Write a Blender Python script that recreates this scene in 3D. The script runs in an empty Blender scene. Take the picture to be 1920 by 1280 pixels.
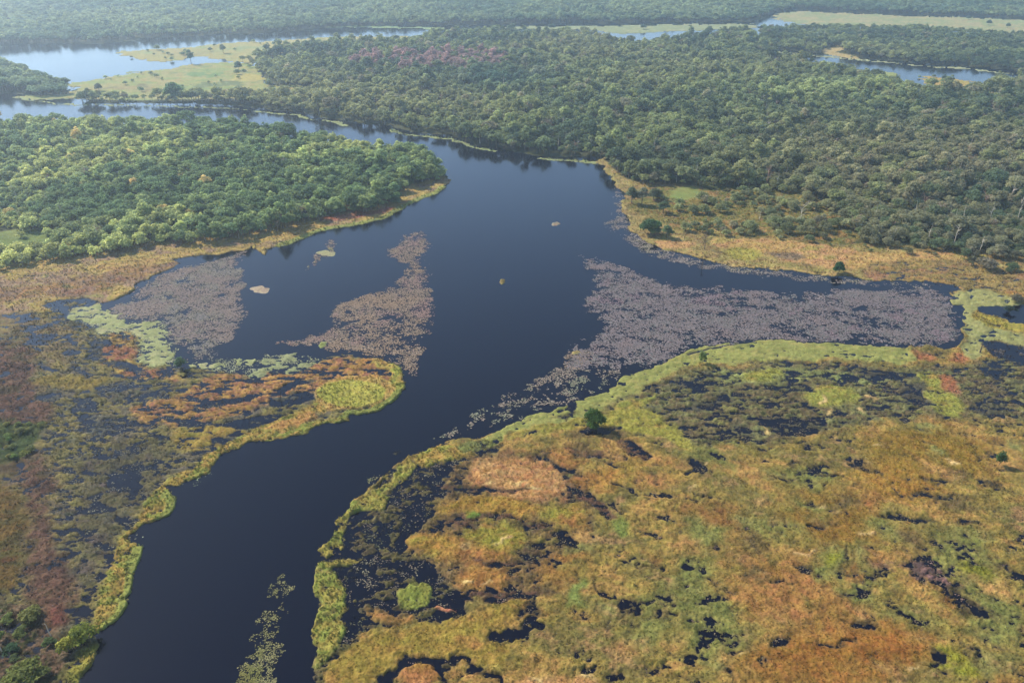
import bpy, math, random
import numpy as np
from mathutils import Vector, Matrix

C = bpy.context.scene.collection
rad = math.radians

# ------------------------------------------------------------------ camera, sky, sun, exposure
CAM_H, PITCH, FPX, CXP, CYP = 200.0, 30.0, 1400.0, 960.0, 640.0
cam_d = bpy.data.cameras.new("camera"); cam = bpy.data.objects.new("camera", cam_d); C.objects.link(cam)
cam.location = (0, 0, CAM_H); cam.rotation_euler = (rad(90 - PITCH), 0, 0)
cam_d.sensor_width = 36.0; cam_d.lens = 36.0 * FPX / 1920.0
cam_d.clip_start = 1.0; cam_d.clip_end = 30000.0
bpy.context.scene.camera = cam

SUN_EL, SUN_AZ = 41.0, -58.0          # azimuth from +Y, clockwise
w = bpy.data.worlds.new("World"); bpy.context.scene.world = w; w.use_nodes = True
nt = w.node_tree; nt.nodes.clear()
sky = nt.nodes.new("ShaderNodeTexSky"); sky.sky_type = 'NISHITA'; sky.sun_disc = False
sky.sun_elevation = rad(SUN_EL); sky.sun_rotation = rad(SUN_AZ)
sky.air_density = 1.0; sky.dust_density = 0.3; sky.ozone_density = 3.0
bg = nt.nodes.new("ShaderNodeBackground"); bg.inputs[1].default_value = 0.15
wo = nt.nodes.new("ShaderNodeOutputWorld")
nt.links.new(sky.outputs[0], bg.inputs[0]); nt.links.new(bg.outputs[0], wo.inputs[0])
sd_ = bpy.data.lights.new("sun", 'SUN'); sd_.energy = 4.4; sd_.angle = rad(0.5); sd_.color = (1.0, 0.94, 0.84)
sun = bpy.data.objects.new("sun", sd_); C.objects.link(sun)
sv = Vector((math.sin(rad(SUN_AZ)) * math.cos(rad(SUN_EL)), math.cos(rad(SUN_AZ)) * math.cos(rad(SUN_EL)), math.sin(rad(SUN_EL))))
sun.rotation_euler = sv.to_track_quat('Z', 'Y').to_euler(); sun.location = (-300, 100, 400)
vs = bpy.context.scene.view_settings
vs.view_transform = 'Standard'; vs.look = 'None'; vs.exposure = 0.85; vs.gamma = 1.0
bpy.context.scene.cycles.max_bounces = 6
bpy.context.scene.cycles.volume_bounces = 1
bpy.context.scene.cycles.transparent_max_bounces = 6

# ------------------------------------------------------------------ helpers
SP, CP = math.sin(rad(PITCH)), math.cos(rad(PITCH))
def ground(px, py):
    """photo pixel -> point of the ground plane (metres)"""
    px = np.asarray(px, float); py = np.asarray(py, float)
    a = (px - CXP) / FPX; b = (CYP - py) / FPX
    dy = CP + b * SP; dz = -SP + b * CP
    t = -CAM_H / dz
    return a * t, dy * t
def pix(x, y):
    """ground point -> photo pixel"""
    zc = y * CP + CAM_H * SP
    yc = y * SP - CAM_H * CP
    return CXP + FPX * x / zc, CYP - FPX * yc / zc
def lin(c):
    c = np.asarray(c, float) / 255.0
    return np.where(c <= 0.04045, c / 12.92, ((c + 0.055) / 1.055) ** 2.4)
def _h(ix, iy, seed):
    h = (ix.astype(np.int64) * 374761393 + iy.astype(np.int64) * 668265263 + seed * 982451653) & 0xffffffff
    h = ((h ^ (h >> 13)) * 1274126177) & 0xffffffff
    h = ((h ^ (h >> 15)) * 2246822519) & 0xffffffff
    return ((h ^ (h >> 16)) & 0xffffff).astype(np.float32) / 16777215.0
def vn(x, y, seed):
    fx = np.floor(x); fy = np.floor(y); u = (x - fx).astype(np.float32); v = (y - fy).astype(np.float32)
    u = u * u * (3 - 2 * u); v = v * v * (3 - 2 * v)
    a = _h(fx, fy, seed); b = _h(fx + 1, fy, seed); c = _h(fx, fy + 1, seed); d = _h(fx + 1, fy + 1, seed)
    return (a * (1 - u) + b * u) * (1 - v) + (c * (1 - u) + d * u) * v
def fbm(x, y, s, seed, octv=4, gain=0.55, sy=None):
    """fractal noise about -1..1, s = size in metres (sy across)"""
    X = x / s; Y = y / (sy or s); r = 0; a = 1.0; n = 0
    for k in range(octv):
        cs, sn = math.cos(k * 1.3 + 0.4), math.sin(k * 1.3 + 0.4)
        r = r + a * (vn(X * cs - Y * sn + 17.3 * k, X * sn + Y * cs - 9.1 * k, seed + k * 131) * 2 - 1)
        n += a; a *= gain; X = X * 2.03; Y = Y * 2.03
    return r / n * 1.5
def chaikin(p, it=1):
    p = np.asarray(p, float)
    for _ in range(it):
        q = np.roll(p, -1, 0)
        p = np.stack([p * .75 + q * .25, p * .25 + q * .75], 1).reshape(-1, 2)
    return p
def sdf(poly, X, Y):
    """signed distance (inside > 0) of world points to a world polygon"""
    d2 = np.full(X.shape, 1e12); ins = np.zeros(X.shape, bool)
    n = len(poly)
    for i in range(n):
        ax, ay = poly[i]; bx, by = poly[(i + 1) % n]
        ex, ey = bx - ax, by - ay; L = ex * ex + ey * ey + 1e-9
        wx = X - ax; wy = Y - ay
        t = np.clip((wx * ex + wy * ey) / L, 0, 1)
        d2 = np.minimum(d2, (wx - ex * t) ** 2 + (wy - ey * t) ** 2)
        if ay != by:
            c = (ay > Y) != (by > Y)
            ins ^= c & (X < ex * (Y - ay) / ey + ax)
    return np.where(ins, 1, -1) * np.sqrt(d2)
def wpoly(pxpoly, it=1):
    p = chaikin(pxpoly, it)
    x, y = ground(p[:, 0], p[:, 1])
    return np.stack([x, y], 1)
def ell(cx, cy, rx, ry, rot=0, n=14):
    a = np.linspace(0, 2 * np.pi, n, endpoint=False); c, s = math.cos(rad(rot)), math.sin(rad(rot))
    return [(cx + rx * math.cos(t) * c - ry * math.sin(t) * s, cy + rx * math.cos(t) * s + ry * math.sin(t) * c) for t in a]
def strip(pts, wm):
    """a band of constant real width along a line of pixels"""
    x, y = ground([p[0] for p in pts], [p[1] for p in pts]); P = np.stack([x, y], 1)
    d = np.gradient(P, axis=0); d /= np.linalg.norm(d, axis=1)[:, None] + 1e-9
    nrm = np.stack([-d[:, 1], d[:, 0]], 1) * wm / 2
    Q = np.concatenate([P + nrm, (P - nrm)[::-1]])
    a, b = pix(Q[:, 0], Q[:, 1])
    return list(zip(a, b))
def smooth(t):
    t = np.clip(t, 0, 1); return t * t * (3 - 2 * t)
def make_mesh(name, V, F, col=None, colname='Col', smooth_=False):
    V = np.asarray(V, np.float32); F = np.asarray(F, np.int32); k = F.shape[1]
    m = bpy.data.meshes.new(name)
    m.vertices.add(len(V)); m.vertices.foreach_set('co', V.ravel())
    m.loops.add(F.size); m.loops.foreach_set('vertex_index', F.ravel())
    m.polygons.add(len(F)); m.polygons.foreach_set('loop_start', np.arange(0, F.size, k, dtype=np.int32))
    m.polygons.foreach_set('use_smooth', np.full(len(F), smooth_))
    if col is not None:
        col = np.asarray(col, np.float32)
        if col.ndim == 1:
            a = m.attributes.new(colname, 'FLOAT', 'POINT'); a.data.foreach_set('value', col)
        else:
            a = m.attributes.new(colname, 'FLOAT_COLOR', 'POINT')
            a.data.foreach_set('color', np.concatenate([col, np.ones((len(col), 1))], 1).astype(np.float32).ravel())
    m.update(calc_edges=True); m.validate()
    return m
def link(name, mesh, mat=None, parent=None, **props):
    o = bpy.data.objects.new(name, mesh); C.objects.link(o)
    if mat is not None and mesh is not None and not mesh.materials: mesh.materials.append(mat)
    if parent: o.parent = parent
    for k, v in props.items(): o[k] = v
    return o

# ------------------------------------------------------------------ materials
def new_mat(name):
    m = bpy.data.materials.new(name); m.use_nodes = True
    return m, m.node_tree, m.node_tree.nodes, m.node_tree.nodes['Principled BSDF']
def N(nodes, t, **kw):
    n = nodes.new(t)
    for k, v in kw.items():
        if isinstance(k, str) and hasattr(n, k): setattr(n, k, v)
    return n
def mat_ground(name, bump=0.35, fine=1.4):
    m, t, ns, b = new_mat(name); L = t.links.new
    at = N(ns, 'ShaderNodeAttribute', attribute_name='Col')
    tc = N(ns, 'ShaderNodeTexCoord')
    n1 = N(ns, 'ShaderNodeTexNoise'); n1.inputs['Scale'].default_value = fine; n1.inputs['Detail'].default_value = 6; n1.inputs['Roughness'].default_value = .7
    n2 = N(ns, 'ShaderNodeTexNoise'); n2.inputs['Scale'].default_value = fine * .22; n2.inputs['Detail'].default_value = 4
    L(tc.outputs['Object'], n1.inputs['Vector']); L(tc.outputs['Object'], n2.inputs['Vector'])
    mr = N(ns, 'ShaderNodeMapRange'); L(n1.outputs[0], mr.inputs[0])
    mr.inputs[1].default_value = .3; mr.inputs[2].default_value = .7; mr.inputs[3].default_value = .66; mr.inputs[4].default_value = 1.32
    mr2 = N(ns, 'ShaderNodeMapRange'); L(n2.outputs[0], mr2.inputs[0])
    mr2.inputs[1].default_value = .3; mr2.inputs[2].default_value = .7; mr2.inputs[3].default_value = .490; mr2.inputs[4].default_value = .516
    hs = N(ns, 'ShaderNodeHueSaturation'); L(at.outputs['Color'], hs.inputs['Color']); L(mr.outputs[0], hs.inputs['Value']); L(mr2.outputs[0], hs.inputs['Hue'])
    L(hs.outputs[0], b.inputs['Base Color'])
    b.inputs['Roughness'].default_value = .95; b.inputs['Specular IOR Level'].default_value = .1
    bp = N(ns, 'ShaderNodeBump'); bp.inputs['Strength'].default_value = bump; bp.inputs['Distance'].default_value = .6
    L(n1.outputs[0], bp.inputs['Height']); L(bp.outputs[0], b.inputs['Normal'])
    return m
M_ground = mat_ground('forest_floor'); M_marsh = mat_ground('marsh_plants'); M_dry = mat_ground('dry_grass'); M_reed = mat_ground('reeds')
def mat_leaf(name, attr='tint'):
    m, t, ns, b = new_mat(name); L = t.links.new
    at = N(ns, 'ShaderNodeAttribute', attribute_name=attr, attribute_type='INSTANCER')
    lv = N(ns, 'ShaderNodeAttribute', attribute_name='lv')
    hs = N(ns, 'ShaderNodeHueSaturation'); L(at.outputs['Color'], hs.inputs['Color'])
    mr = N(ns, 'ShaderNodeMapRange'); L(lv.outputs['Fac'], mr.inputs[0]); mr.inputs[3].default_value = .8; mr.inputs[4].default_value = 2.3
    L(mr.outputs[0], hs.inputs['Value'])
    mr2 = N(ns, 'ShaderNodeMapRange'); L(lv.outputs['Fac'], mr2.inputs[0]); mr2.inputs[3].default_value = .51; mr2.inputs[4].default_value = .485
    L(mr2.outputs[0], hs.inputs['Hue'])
    L(hs.outputs[0], b.inputs['Base Color']); b.inputs['Roughness'].default_value = .7; b.inputs['Specular IOR Level'].default_value = .12
    tr = N(ns, 'ShaderNodeBsdfTranslucent'); h2 = N(ns, 'ShaderNodeHueSaturation'); h2.inputs['Value'].default_value = 1.7; h2.inputs['Hue'].default_value = .485
    L(hs.outputs[0], h2.inputs['Color']); L(h2.outputs[0], tr.inputs['Color'])
    ms = N(ns, 'ShaderNodeMixShader'); ms.inputs[0].default_value = .5; L(b.outputs[0], ms.inputs[1]); L(tr.outputs[0], ms.inputs[2]); L(ms.outputs[0], ns['Material Output'].inputs['Surface'])
    return m
M_leaf = mat_leaf('leaves')
def mat_plain(name, col, rough=.85, var=.4, sc=3.0):
    m, t, ns, b = new_mat(name); L = t.links.new
    tc = N(ns, 'ShaderNodeTexCoord'); n1 = N(ns, 'ShaderNodeTexNoise'); n1.inputs['Scale'].default_value = sc; n1.inputs['Detail'].default_value = 4
    L(tc.outputs['Object'], n1.inputs['Vector'])
    mx = N(ns, 'ShaderNodeMix', data_type='RGBA'); L(n1.outputs[0], mx.inputs[0])
    c = lin(col); mx.inputs[6].default_value = (*(c * (1 - var)), 1); mx.inputs[7].default_value = (*np.minimum(c * (1 + var), 1), 1)
    L(mx.outputs[2], b.inputs['Base Color']); b.inputs['Roughness'].default_value = rough; b.inputs['Specular IOR Level'].default_value = .2
    return m
M_bark = mat_plain('bark', (104, 90, 74)); M_pale = mat_plain('bleached_wood', (196, 182, 160), var=.25)
M_pinkwood = mat_plain('pinkish_twigs', (164, 132, 112), var=.25); M_twig = mat_plain('dark_twigs', (90, 78, 66))

# ------------------------------------------------------------------ outlines, in photo pixels, laid on the ground plane
LEFT_FOREST = [(-500,236),(0,238),(300,239),(430,242),(480,250),(560,264),(640,275),(700,286),(760,297),(800,307),(822,318),(832,333),(800,344),(772,352),(742,370),(735,388),(690,396),(620,405),(560,426),(500,438),(420,455),(350,458),(290,458),(265,470),(165,482),(85,498),(0,512),(-500,580)]
CLEARING = [(-60,440),(60,435),(128,440),(132,455),(80,468),(0,478),(-60,486)]
MAIN_FOREST = [(470,100),(520,90),(560,82),(640,84),(760,84),(800,74),(930,66),(1000,68),(1130,72),(1145,84),(1220,88),(1280,74),(1400,66),(1420,76),(1430,98),(1480,120),(1560,134),(1640,152),(1720,172),(1830,176),(1920,150),(2400,180),(2400,560),(1920,492),(1800,484),(1700,472),(1610,458),(1575,430),(1560,395),(1545,374),(1400,354),(1280,352),(1200,347),(1160,328),(1128,299),(1070,295),(1000,290),(950,283),(927,276),(887,270),(847,256),(800,250),(737,238),(640,226),(567,211),(483,201),(400,196),(300,194),(150,195),(145,186),(320,182),(480,183),(600,170),(530,162),(505,150),(497,133),(478,112)]
FAR_RIGHT_WOOD = [(1420,58),(1560,57),(1700,58),(1780,62),(1920,74),(2400,112),(2400,165),(1920,134),(1700,118),(1540,102),(1425,92)]
FAR_WOOD = [(-700,110),(0,86),(40,84),(200,80),(300,71),(500,62),(640,52),(760,49),(930,46),(1130,45),(1280,43),(1410,41),(1440,27),(1490,18),(1640,26),(1920,36),(2600,52),(2600,-60),(-700,-60)]
LEFT_CLUMP = [(-500,120),(0,122),(30,135),(70,152),(125,168),(125,181),(60,182),(38,172),(0,174),(-500,190)]
SHORE_LEFT = [(834,347),(807,365),(757,387),(717,412),(660,425),(600,434),(567,447),(500,467),(493,477),(467,466),(413,477),(322,486),(320,500),(300,508),(282,522),(258,533),(252,543),(190,572),(123,584)]
BANK_L = [(-500,640),(0,600),(60,592)][::1] + SHORE_LEFT[::-1] + [(836,340),(815,330),(740,360),(600,395),(400,440),(250,460),(0,500),(-500,570)]
RIVER_W = [(640,660),(707,672),(750,690),(763,712),(753,734),(733,752),(707,767),(680,771),(657,770),(650,784),(625,787),(608,786),(583,806),(553,815),(520,824),(467,830),(440,842),(410,857),(400,874),(372,892),(358,906),(325,911),(312,914),(326,924),(326,950),(308,974),(285,980),(268,987),(248,1008),(264,1026),(252,1059),(245,1080),(242,1113),(229,1126),(231,1144),(219,1158),(194,1178),(187,1190),(185,1214),(174,1236),(162,1263),(154,1281),(110,1350),(40,1440)]
MARSH_L = [(-500,620),(0,590),(110,588),(165,615),(270,610),(310,650),(335,690),(400,694),(470,702),(560,680)] + RIVER_W + [(-500,1440)]
RIVER_E = [(560,1450),(592,1290),(594,1254),(588,1225),(592,1177),(596,1150),(612,1132),(594,1115),(587,1084),(590,1066),(600,1050),(599,1030),(622,1012),(637,984),(643,968),(660,944),(690,914),(740,877),(783,853),(812,841),(853,826),(905,818),(950,806),(1007,780),(1073,757),(1140,737),(1173,707),(1223,690),(1280,667),(1330,654),(1413,638),(1463,641),(1567,645),(1680,650),(1790,648),(1800,614),(1802,587),(1795,560),(1775,544)]
MARSH_R = RIVER_E + [(1840,540),(1920,560),(2500,640),(2500,1450)]
SHORE_NE = [(1117,305),(1140,325),(1165,355),(1172,375),(1168,393),(1178,410),(1183,432),(1215,452),(1250,470),(1290,480),(1363,500),(1480,512),(1563,521),(1613,523),(1700,528),(1775,530)]
BANK_NE = SHORE_NE + [(1840,545),(1920,565),(2500,680),(2500,560),(1920,480),(1790,470),(1560,455),(1440,440),(1330,380),(1280,345),(1190,342),(1150,315),(1128,297)]

# colours of the plants (sRGB)
ORANGE = [(148,114,62),(172,134,78),(152,128,68),(126,112,64),(164,130,86)]
LAYERS = []
def lay(poly, ramp, hb=.5, ha=.5, hs=6, cs=14, fe=2.0, zone=2, wp=1.0, hsy=None, it=1):
    LAYERS.append((poly, ramp, hb, ha, hs, cs, fe, zone, wp, hsy, it))
GR, ML, MR, RD, MD, FL = 1, 2, 3, 4, 5, 6
FOREST = [(62,66,40),(82,82,50),(72,78,42)]
for p in (LEFT_FOREST, MAIN_FOREST, FAR_RIGHT_WOOD, FAR_WOOD, LEFT_CLUMP):
    lay(p, FOREST, .9, .3, 20, 30, 5, GR, 1.0, it=0)
# far meadows and water edges
lay([(360,104),(330,118),(247,113),(210,97),(300,92),(400,83),(547,74),(640,70),(790,66),(800,80),(560,90),(480,110),(480,122),(420,112)], [(158,158,100),(176,160,98),(150,160,104)], .5, .3, 15, 40, 3, MD)
lay([(100,160),(180,147),(200,140),(300,130),(353,125),(405,116),(480,118),(505,150),(515,162),(600,166),(600,178),(320,190),(120,188),(60,186),(33,183),(30,176),(70,182),(125,178),(130,166)], [(138,152,90),(156,160,92),(172,156,100),(128,144,86)], .5, .3, 15, 26, 4, MD, 1.4, 9)
lay([(495,112),(560,110),(540,125),(500,128)], [(176,140,96)], .6, .3, 15, 40, 3, MD)
lay([(505,165),(590,165),(590,182),(520,180)], [(186,160,104)], .6, .3, 15, 40, 3, MD)
lay([(435,140),(500,138),(498,152),(440,152)], [(186,168,94)], .6, .3, 15, 40, 3, MD)
lay([(930,50),(1000,49),(1130,48),(1280,47),(1400,43),(1420,50),(1405,56),(1290,58),(1235,64),(1135,65),(1120,58),(940,54)], [(172,174,124),(150,156,112),(178,172,128)], .5, .3, 15, 28, 5, MD, 1.6, 9)
lay([(1440,32),(1490,20),(1560,24),(1640,28),(1800,33),(1920,38),(2500,58),(2500,108),(1920,70),(1780,58),(1700,52),(1560,52),(1470,42)], [(170,170,116),(150,158,108),(184,166,118),(160,154,112)], .5, .3, 15, 28, 5, MD, 1.6, 9)
lay(strip([(620,52),(700,51),(745,52),(800,54),(870,57)], 22), [(150,170,116)], .4, .3, 15, 60, 3, MD)
lay(strip([(1425,95),(1480,100),(1540,107),(1620,114),(1700,122),(1800,130),(1900,138)], 9), [(176,176,130)], .5, .2, 15, 40, 2, MD)
lay([(1545,90),(1575,88),(1580,100),(1610,106),(1605,112),(1550,106)], [(190,164,110)], .5, .2, 15, 40, 2, MD)
lay([(1630,132),(1690,138),(1700,148),(1640,146)], [(158,162,96)], .5, .2, 15, 40, 2, MD)
lay([(1720,142),(1780,146),(1830,156),(1825,172),(1740,164)], [(190,152,84),(172,160,86)], .5, .2, 15, 40, 2, MD)
for s, wd in (([(33,182),(60,190),(100,197),(200,198),(300,199),(400,202),(467,206)], 6), ([(487,208),(567,217),(640,231),(662,237)], 6), ([(737,243),(763,251),(803,257),(847,263),(887,276),(930,284)], 7), ([(1000,296),(1040,300),(1073,302),(1120,307)], 7)):
    lay(strip(s, wd), [(150,158,104),(158,162,108)], .3, .3, 8, 20, 2, RD, .8, it=0)
for e, rr in (((300,152,60,5,0),[(184,166,106),(170,150,96)]),((420,158,50,4,0),[(120,128,84)]),((230,168,70,4,0),[(176,154,100),(130,124,86)]),((390,142,40,4,0),[(124,146,86)]),((520,80,60,3,-4),[(186,170,110)]),((330,100,60,4,0),[(184,166,110),(160,146,96)]),((460,92,40,4,-5),[(150,156,100)])):
    lay(ell(*e), rr, .5, .3, 12, 20, 8, MD, 2.5, 6)
# left bank and marsh
lay(BANK_L, [(166,130,82),(186,152,90),(172,146,82),(156,124,100),(156,142,84)], .55, .45, 7, 26, 2, ML, 1.0, 4, it=0)
lay(strip([(834,350),(807,364),(757,386),(717,410),(660,423),(600,432),(520,462)], 6), [(156,158,84),(150,150,80)], .5, .2, 6, 12, 2, RD, .5, it=0)
lay(CLEARING, [(126,140,74),(116,128,66),(138,144,80)], 1.2, .4, 10, 20, 6, GR)
lay([(600,408),(690,398),(740,388),(735,396),(690,408),(610,418)], [(150,88,76),(170,110,80)], .8, .4, 5, 10, 3, ML)
lay([(-200,545),(60,540),(180,520),(240,505),(300,490),(330,495),(240,530),(150,560),(0,570),(-200,590)], [(150,106,80),(138,110,90),(160,120,76),(110,104,64)], .5, .5, 5, 12, 8, ML, 1.5, 3)
lay(MARSH_L, [(100,96,76),(118,108,70),(136,122,74),(106,96,82),(102,100,80)], .20, .95, 4.5, 14, 2, ML, 1.0, 1.9, it=0)
lay([(-500,590),(0,590),(110,590),(150,640),(130,690),(90,700),(40,680),(-500,680)], [(128,118,70),(140,122,72),(120,100,74),(112,104,72)], .18, .8, 9, 16, 8, ML, 1.5, 4)
lay([(75,575),(130,560),(180,565),(160,590),(110,590)], [(120,110,80)], -.25, .8, 5, 10, 3, ML)
lay([(-500,650),(0,640),(40,660),(75,720),(110,790),(60,810),(40,830),(100,850),(118,900),(95,950),(115,1000),(140,1050),(152,1100),(135,1160),(100,1200),(60,1150),(40,1080),(60,1000),(50,900),(0,880),(-500,880)], [(76,54,46),(94,68,58),(110,80,66),(88,72,50),(72,58,48)], .35, .6, 5, 14, 8, ML, 2.0, 3)
lay([(-500,880),(0,880),(50,930),(62,1000),(35,1080),(0,1120),(-500,1120)], [(92,74,40),(114,88,46),(86,76,40),(104,72,44)], .45, .4, 5, 12, 6, ML, 2.0, 3)
lay([(-500,800),(0,800),(60,790),(98,800),(80,840),(0,870),(-500,870)], [(74,86,44),(58,70,36),(98,100,52)], .7, .8, 4, 8, 5, ML, 2.0, 3)
lay([(-500,1120),(0,1120),(40,1130),(90,1170),(115,1195),(145,1185),(130,1245),(115,1300),(0,1440),(-500,1440)], [(70,70,40),(124,96,78),(84,70,54),(66,70,36),(138,108,88)], .5, .8, 3.5, 7, 5, ML, 2.0, 3)
lay([(85,1140),(120,1135),(128,1160),(115,1180),(85,1185)], [(124,78,66),(108,68,58)], .5, .5, 3, 6, 4, ML)
lay([(150,870),(200,840),(300,830),(330,860),(290,930),(240,980),(210,1040),(190,1100),(150,1080),(170,980)], [(84,80,70),(100,92,66),(90,78,74)], .12, .9, 6, 10, 8, ML, 2.0, 4)
lay([(190,625),(230,612),(262,640),(272,690),(330,693),(350,712),(290,715),(200,700)], [(160,112,72),(150,96,76),(176,142,78),(140,110,70)], .22, .9, 6, 9, 4, ML, 1.5, 2.5)
lay([(240,790),(250,764),(330,742),(400,702),(470,703),(560,684),(640,665),(700,673),(752,692),(760,714),(740,722),(650,722),(575,745),(480,762),(400,790),(300,806)], [(176,122,70),(190,144,82),(150,102,80),(172,132,70),(160,112,84)], .2, .95, 7, 10, 4, ML, 1.5, 2.5)
lay([(165,712),(210,708),(190,724),(150,732),(60,724),(70,712),(110,705)], [(138,116,58),(128,110,56)], .5, .4, 5, 9, 3, ML)
lay([(330,800),(400,790),(460,800),(440,830),(350,850),(320,830)], [(140,126,60),(160,130,66)], .25, .8, 6, 10, 4, ML, 1.5, 3)
for e in ((470,790,60,7,-8),(560,745,55,8,-10),(555,720,40,6,-14),(430,825,30,7,-5),(350,790,50,7,0),(250,690,40,8,10),(180,660,18,22,0),(230,725,50,8,0),(285,740,30,8,0),(180,800,40,18,20),(240,900,30,20,0),(165,760,20,12,0),(100,745,25,10,0)):
    lay(ell(*e), [(84,84,80)], -.35, 1.0, 5, 8, 3, ML, 1.6, 3)
lay([(500,805),(560,782),(610,770),(600,740),(590,750),(565,770),(520,785),(450,815),(400,845),(370,870),(330,895),(300,915),(270,955),(255,985),(236,1012),(221,1040),(213,1071),(200,1090),(195,1113),(183,1142),(165,1165),(190,1185)] + RIVER_W[-10:-14:-1] + RIVER_W[-14:2:-1] + [(735,705),(700,765),(640,775)], [(150,140,68),(170,138,72),(136,138,64),(178,142,82)], .55, .6, 4, 7, 2, RD, 1.2, 3, it=0)
lay([(183,1207),(182,1225),(174,1236),(162,1263),(154,1281),(110,1350),(90,1350),(124,1280),(133,1263),(129,1246),(144,1230),(160,1215)], [(136,132,60),(150,134,64)], .55, .6, 4, 7, 2, RD, 1.2, 3)
lay(strip([(310,925),(325,938),(322,955),(305,970)], 4), [(148,150,76)], .7, .2, 5, 9, 1.2, RD, .6)
lay([(590,745),(600,720),(640,706),(690,706),(730,712),(745,735),(720,755),(660,765),(600,770)], [(182,142,82),(190,156,90)], .8, .3, 5, 9, 2, RD, .6)
lay(ell(660,738,66,25), [(182,166,76),(170,162,74),(186,172,84)], .95, .25, 8, 14, 1.5, RD, .5)
lay([(490,806),(520,792),(575,774),(600,778),(560,795),(520,806)], [(206,154,92),(192,144,84)], .9, .3, 4, 8, 2, RD)
lay([(700,670),(752,688),(764,714),(752,734),(738,740),(746,714),(735,698),(690,682)], [(160,160,74),(186,146,84)], .8, .3, 4, 8, 1.5, RD, .6)
lay(strip([(640,783),(655,770),(680,770),(707,765),(733,750),(752,733)], 3.5), [(148,150,76)], .7, .2, 5, 9, 1.2, RD, .5, it=0)
lay(strip([(250,1065),(243,1085),(240,1110),(228,1126),(228,1144),(215,1158),(192,1176)], 2.6), [(148,150,76)], .7, .2, 5, 9, 1, RD, .5, it=0)
lay(strip([(263,1028),(252,1055),(247,1075)], 4), [(148,150,76)], .7, .2, 5, 9, 1, RD, .5, it=0)
ALGAE = [(170,168,120),(160,162,112),(174,168,126)]
lay([(120,588),(150,578),(200,582),(215,600),(300,606),(312,617),(312,644),(343,654),(340,676),(327,687),(277,687),(267,654),(260,630),(233,617),(180,627),(163,614),(140,604)], ALGAE, .18, .6, 4, 10, 3, FL, 1.6, 2.2)
lay([(343,680),(375,676),(410,676),(430,680),(420,692),(400,694),(360,692)], ALGAE, .08, .7, 3, 9, 2, FL, 1.6, 2)
lay([(440,673),(460,670),(482,672),(478,680),(455,684),(440,680)], ALGAE, .1, .7, 3, 9, 1, FL, 1.6, 2)
lay([(488,676),(520,668),(570,666),(600,668),(590,680),(560,690),(500,700),(480,708),(440,700),(460,690),(490,688)], [(158,158,116),(148,152,108)], .06, .8, 3.5, 9, 3, FL, 2.0, 2)
# north-east bank
lay(BANK_NE, [(178,144,94),(164,144,88),(150,122,80),(160,144,84),(186,154,106)], .6, .35, 7, 24, 2, ML, 1.0, 5, it=0)
lay([(1190,350),(1300,350),(1400,352),(1555,370),(1590,420),(1620,464),(1560,466),(1460,455),(1380,440),(1280,440),(1240,420),(1190,395)], [(122,116,62),(146,124,70),(110,112,58),(154,116,72),(160,142,86)], .7, .5, 5, 9, 6, ML, 1.8, 3.5)
lay([(1245,350),(1290,350),(1310,362),(1292,378),(1262,376)], [(134,146,80),(146,144,82)], .6, .2, 7, 10, 5, MD, 1.6)
lay([(1225,453),(1250,448),(1310,458),(1300,468),(1245,468)], [(204,154,106),(188,148,96)], .7, .3, 7, 14, 3, ML)
lay([(1340,450),(1400,452),(1520,462),(1580,470),(1680,480),(1790,478),(1800,488),(1700,505),(1600,506),(1480,500),(1420,480),(1350,470)], [(200,158,102),(186,150,90),(196,148,102),(172,150,86)], .7, .3, 7, 20, 4, ML, 1.5, 4)
lay([(1430,478),(1490,478),(1500,492),(1450,490)], [(140,116,92)], .4, .5, 5, 10, 3, ML)
lay([(1360,470),(1420,470),(1430,492),(1380,492)], [(166,152,74)], .6, .3, 5, 12, 4, ML)
lay([(1620,500),(1790,492),(1920,510),(2500,560),(2500,640),(1920,560),(1850,548),(1700,526),(1620,520)], [(172,128,78),(150,128,76),(160,116,86)], .35, .6, 7, 16, 4, ML, 1.5, 3)
lay(strip([(1290,476),(1363,497),(1480,509),(1563,518)], 3), [(186,156,98)], .3, .3, 5, 10, 1.5, RD, .8, it=0)
# right marsh
lay(MARSH_R, ORANGE, .52, .75, 7, 13, 1.5, MR, 1.0, 4, it=0)
lay([(1110,775),(1160,740),(1300,690),(1420,684),(1560,676),(1700,688),(1790,680),(1850,668),(1920,656),(2500,650),(2500,800),(1920,790),(1880,770),(1800,790),(1700,780),(1640,800),(1500,800),(1400,830),(1290,840),(1200,790)], [(92,88,70),(122,118,76),(112,96,72),(132,126,76)], .21, 1.0, 4.5, 9, 8, MR, 2.0, 1.7)
lay([(1330,690),(1450,700),(1540,700),(1620,700),(1680,690),(1640,725),(1520,715),(1400,720)], [(150,152,92),(130,134,84)], .02, .8, 5, 10, 6, MR, 2.0, 2.5)
for e in ((1560,745,48,16,4),(1765,755,42,24,20),(1730,715,24,18,30),(1440,705,40,10,0),(1180,760,60,9,-20)):
    lay(ell(*e), [(158,148,70),(148,146,70),(168,138,72)], .45, .5, 6, 10, 4, MR, 1.5, 3)
for e in ((1770,720,26,14,30),(1715,668,22,8,0),(1780,668,14,8,0)):
    lay(ell(*e), [(178,112,76),(160,104,78)], .35, .5, 6, 10, 4, MR, 1.5, 3)
for e in ((1500,790,60,16,10),(1400,800,22,8,20),(1300,720,40,10,-10),(1640,700,40,10,5),(1700,740,22,22,0),(1860,690,30,16,10),(1840,760,40,18,10),(1340,755,50,10,-10)):
    lay(ell(*e), [(80,76,70),(100,96,72)], -.12, 1.0, 5, 9, 5, MR, 2.0, 2.5)
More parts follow.
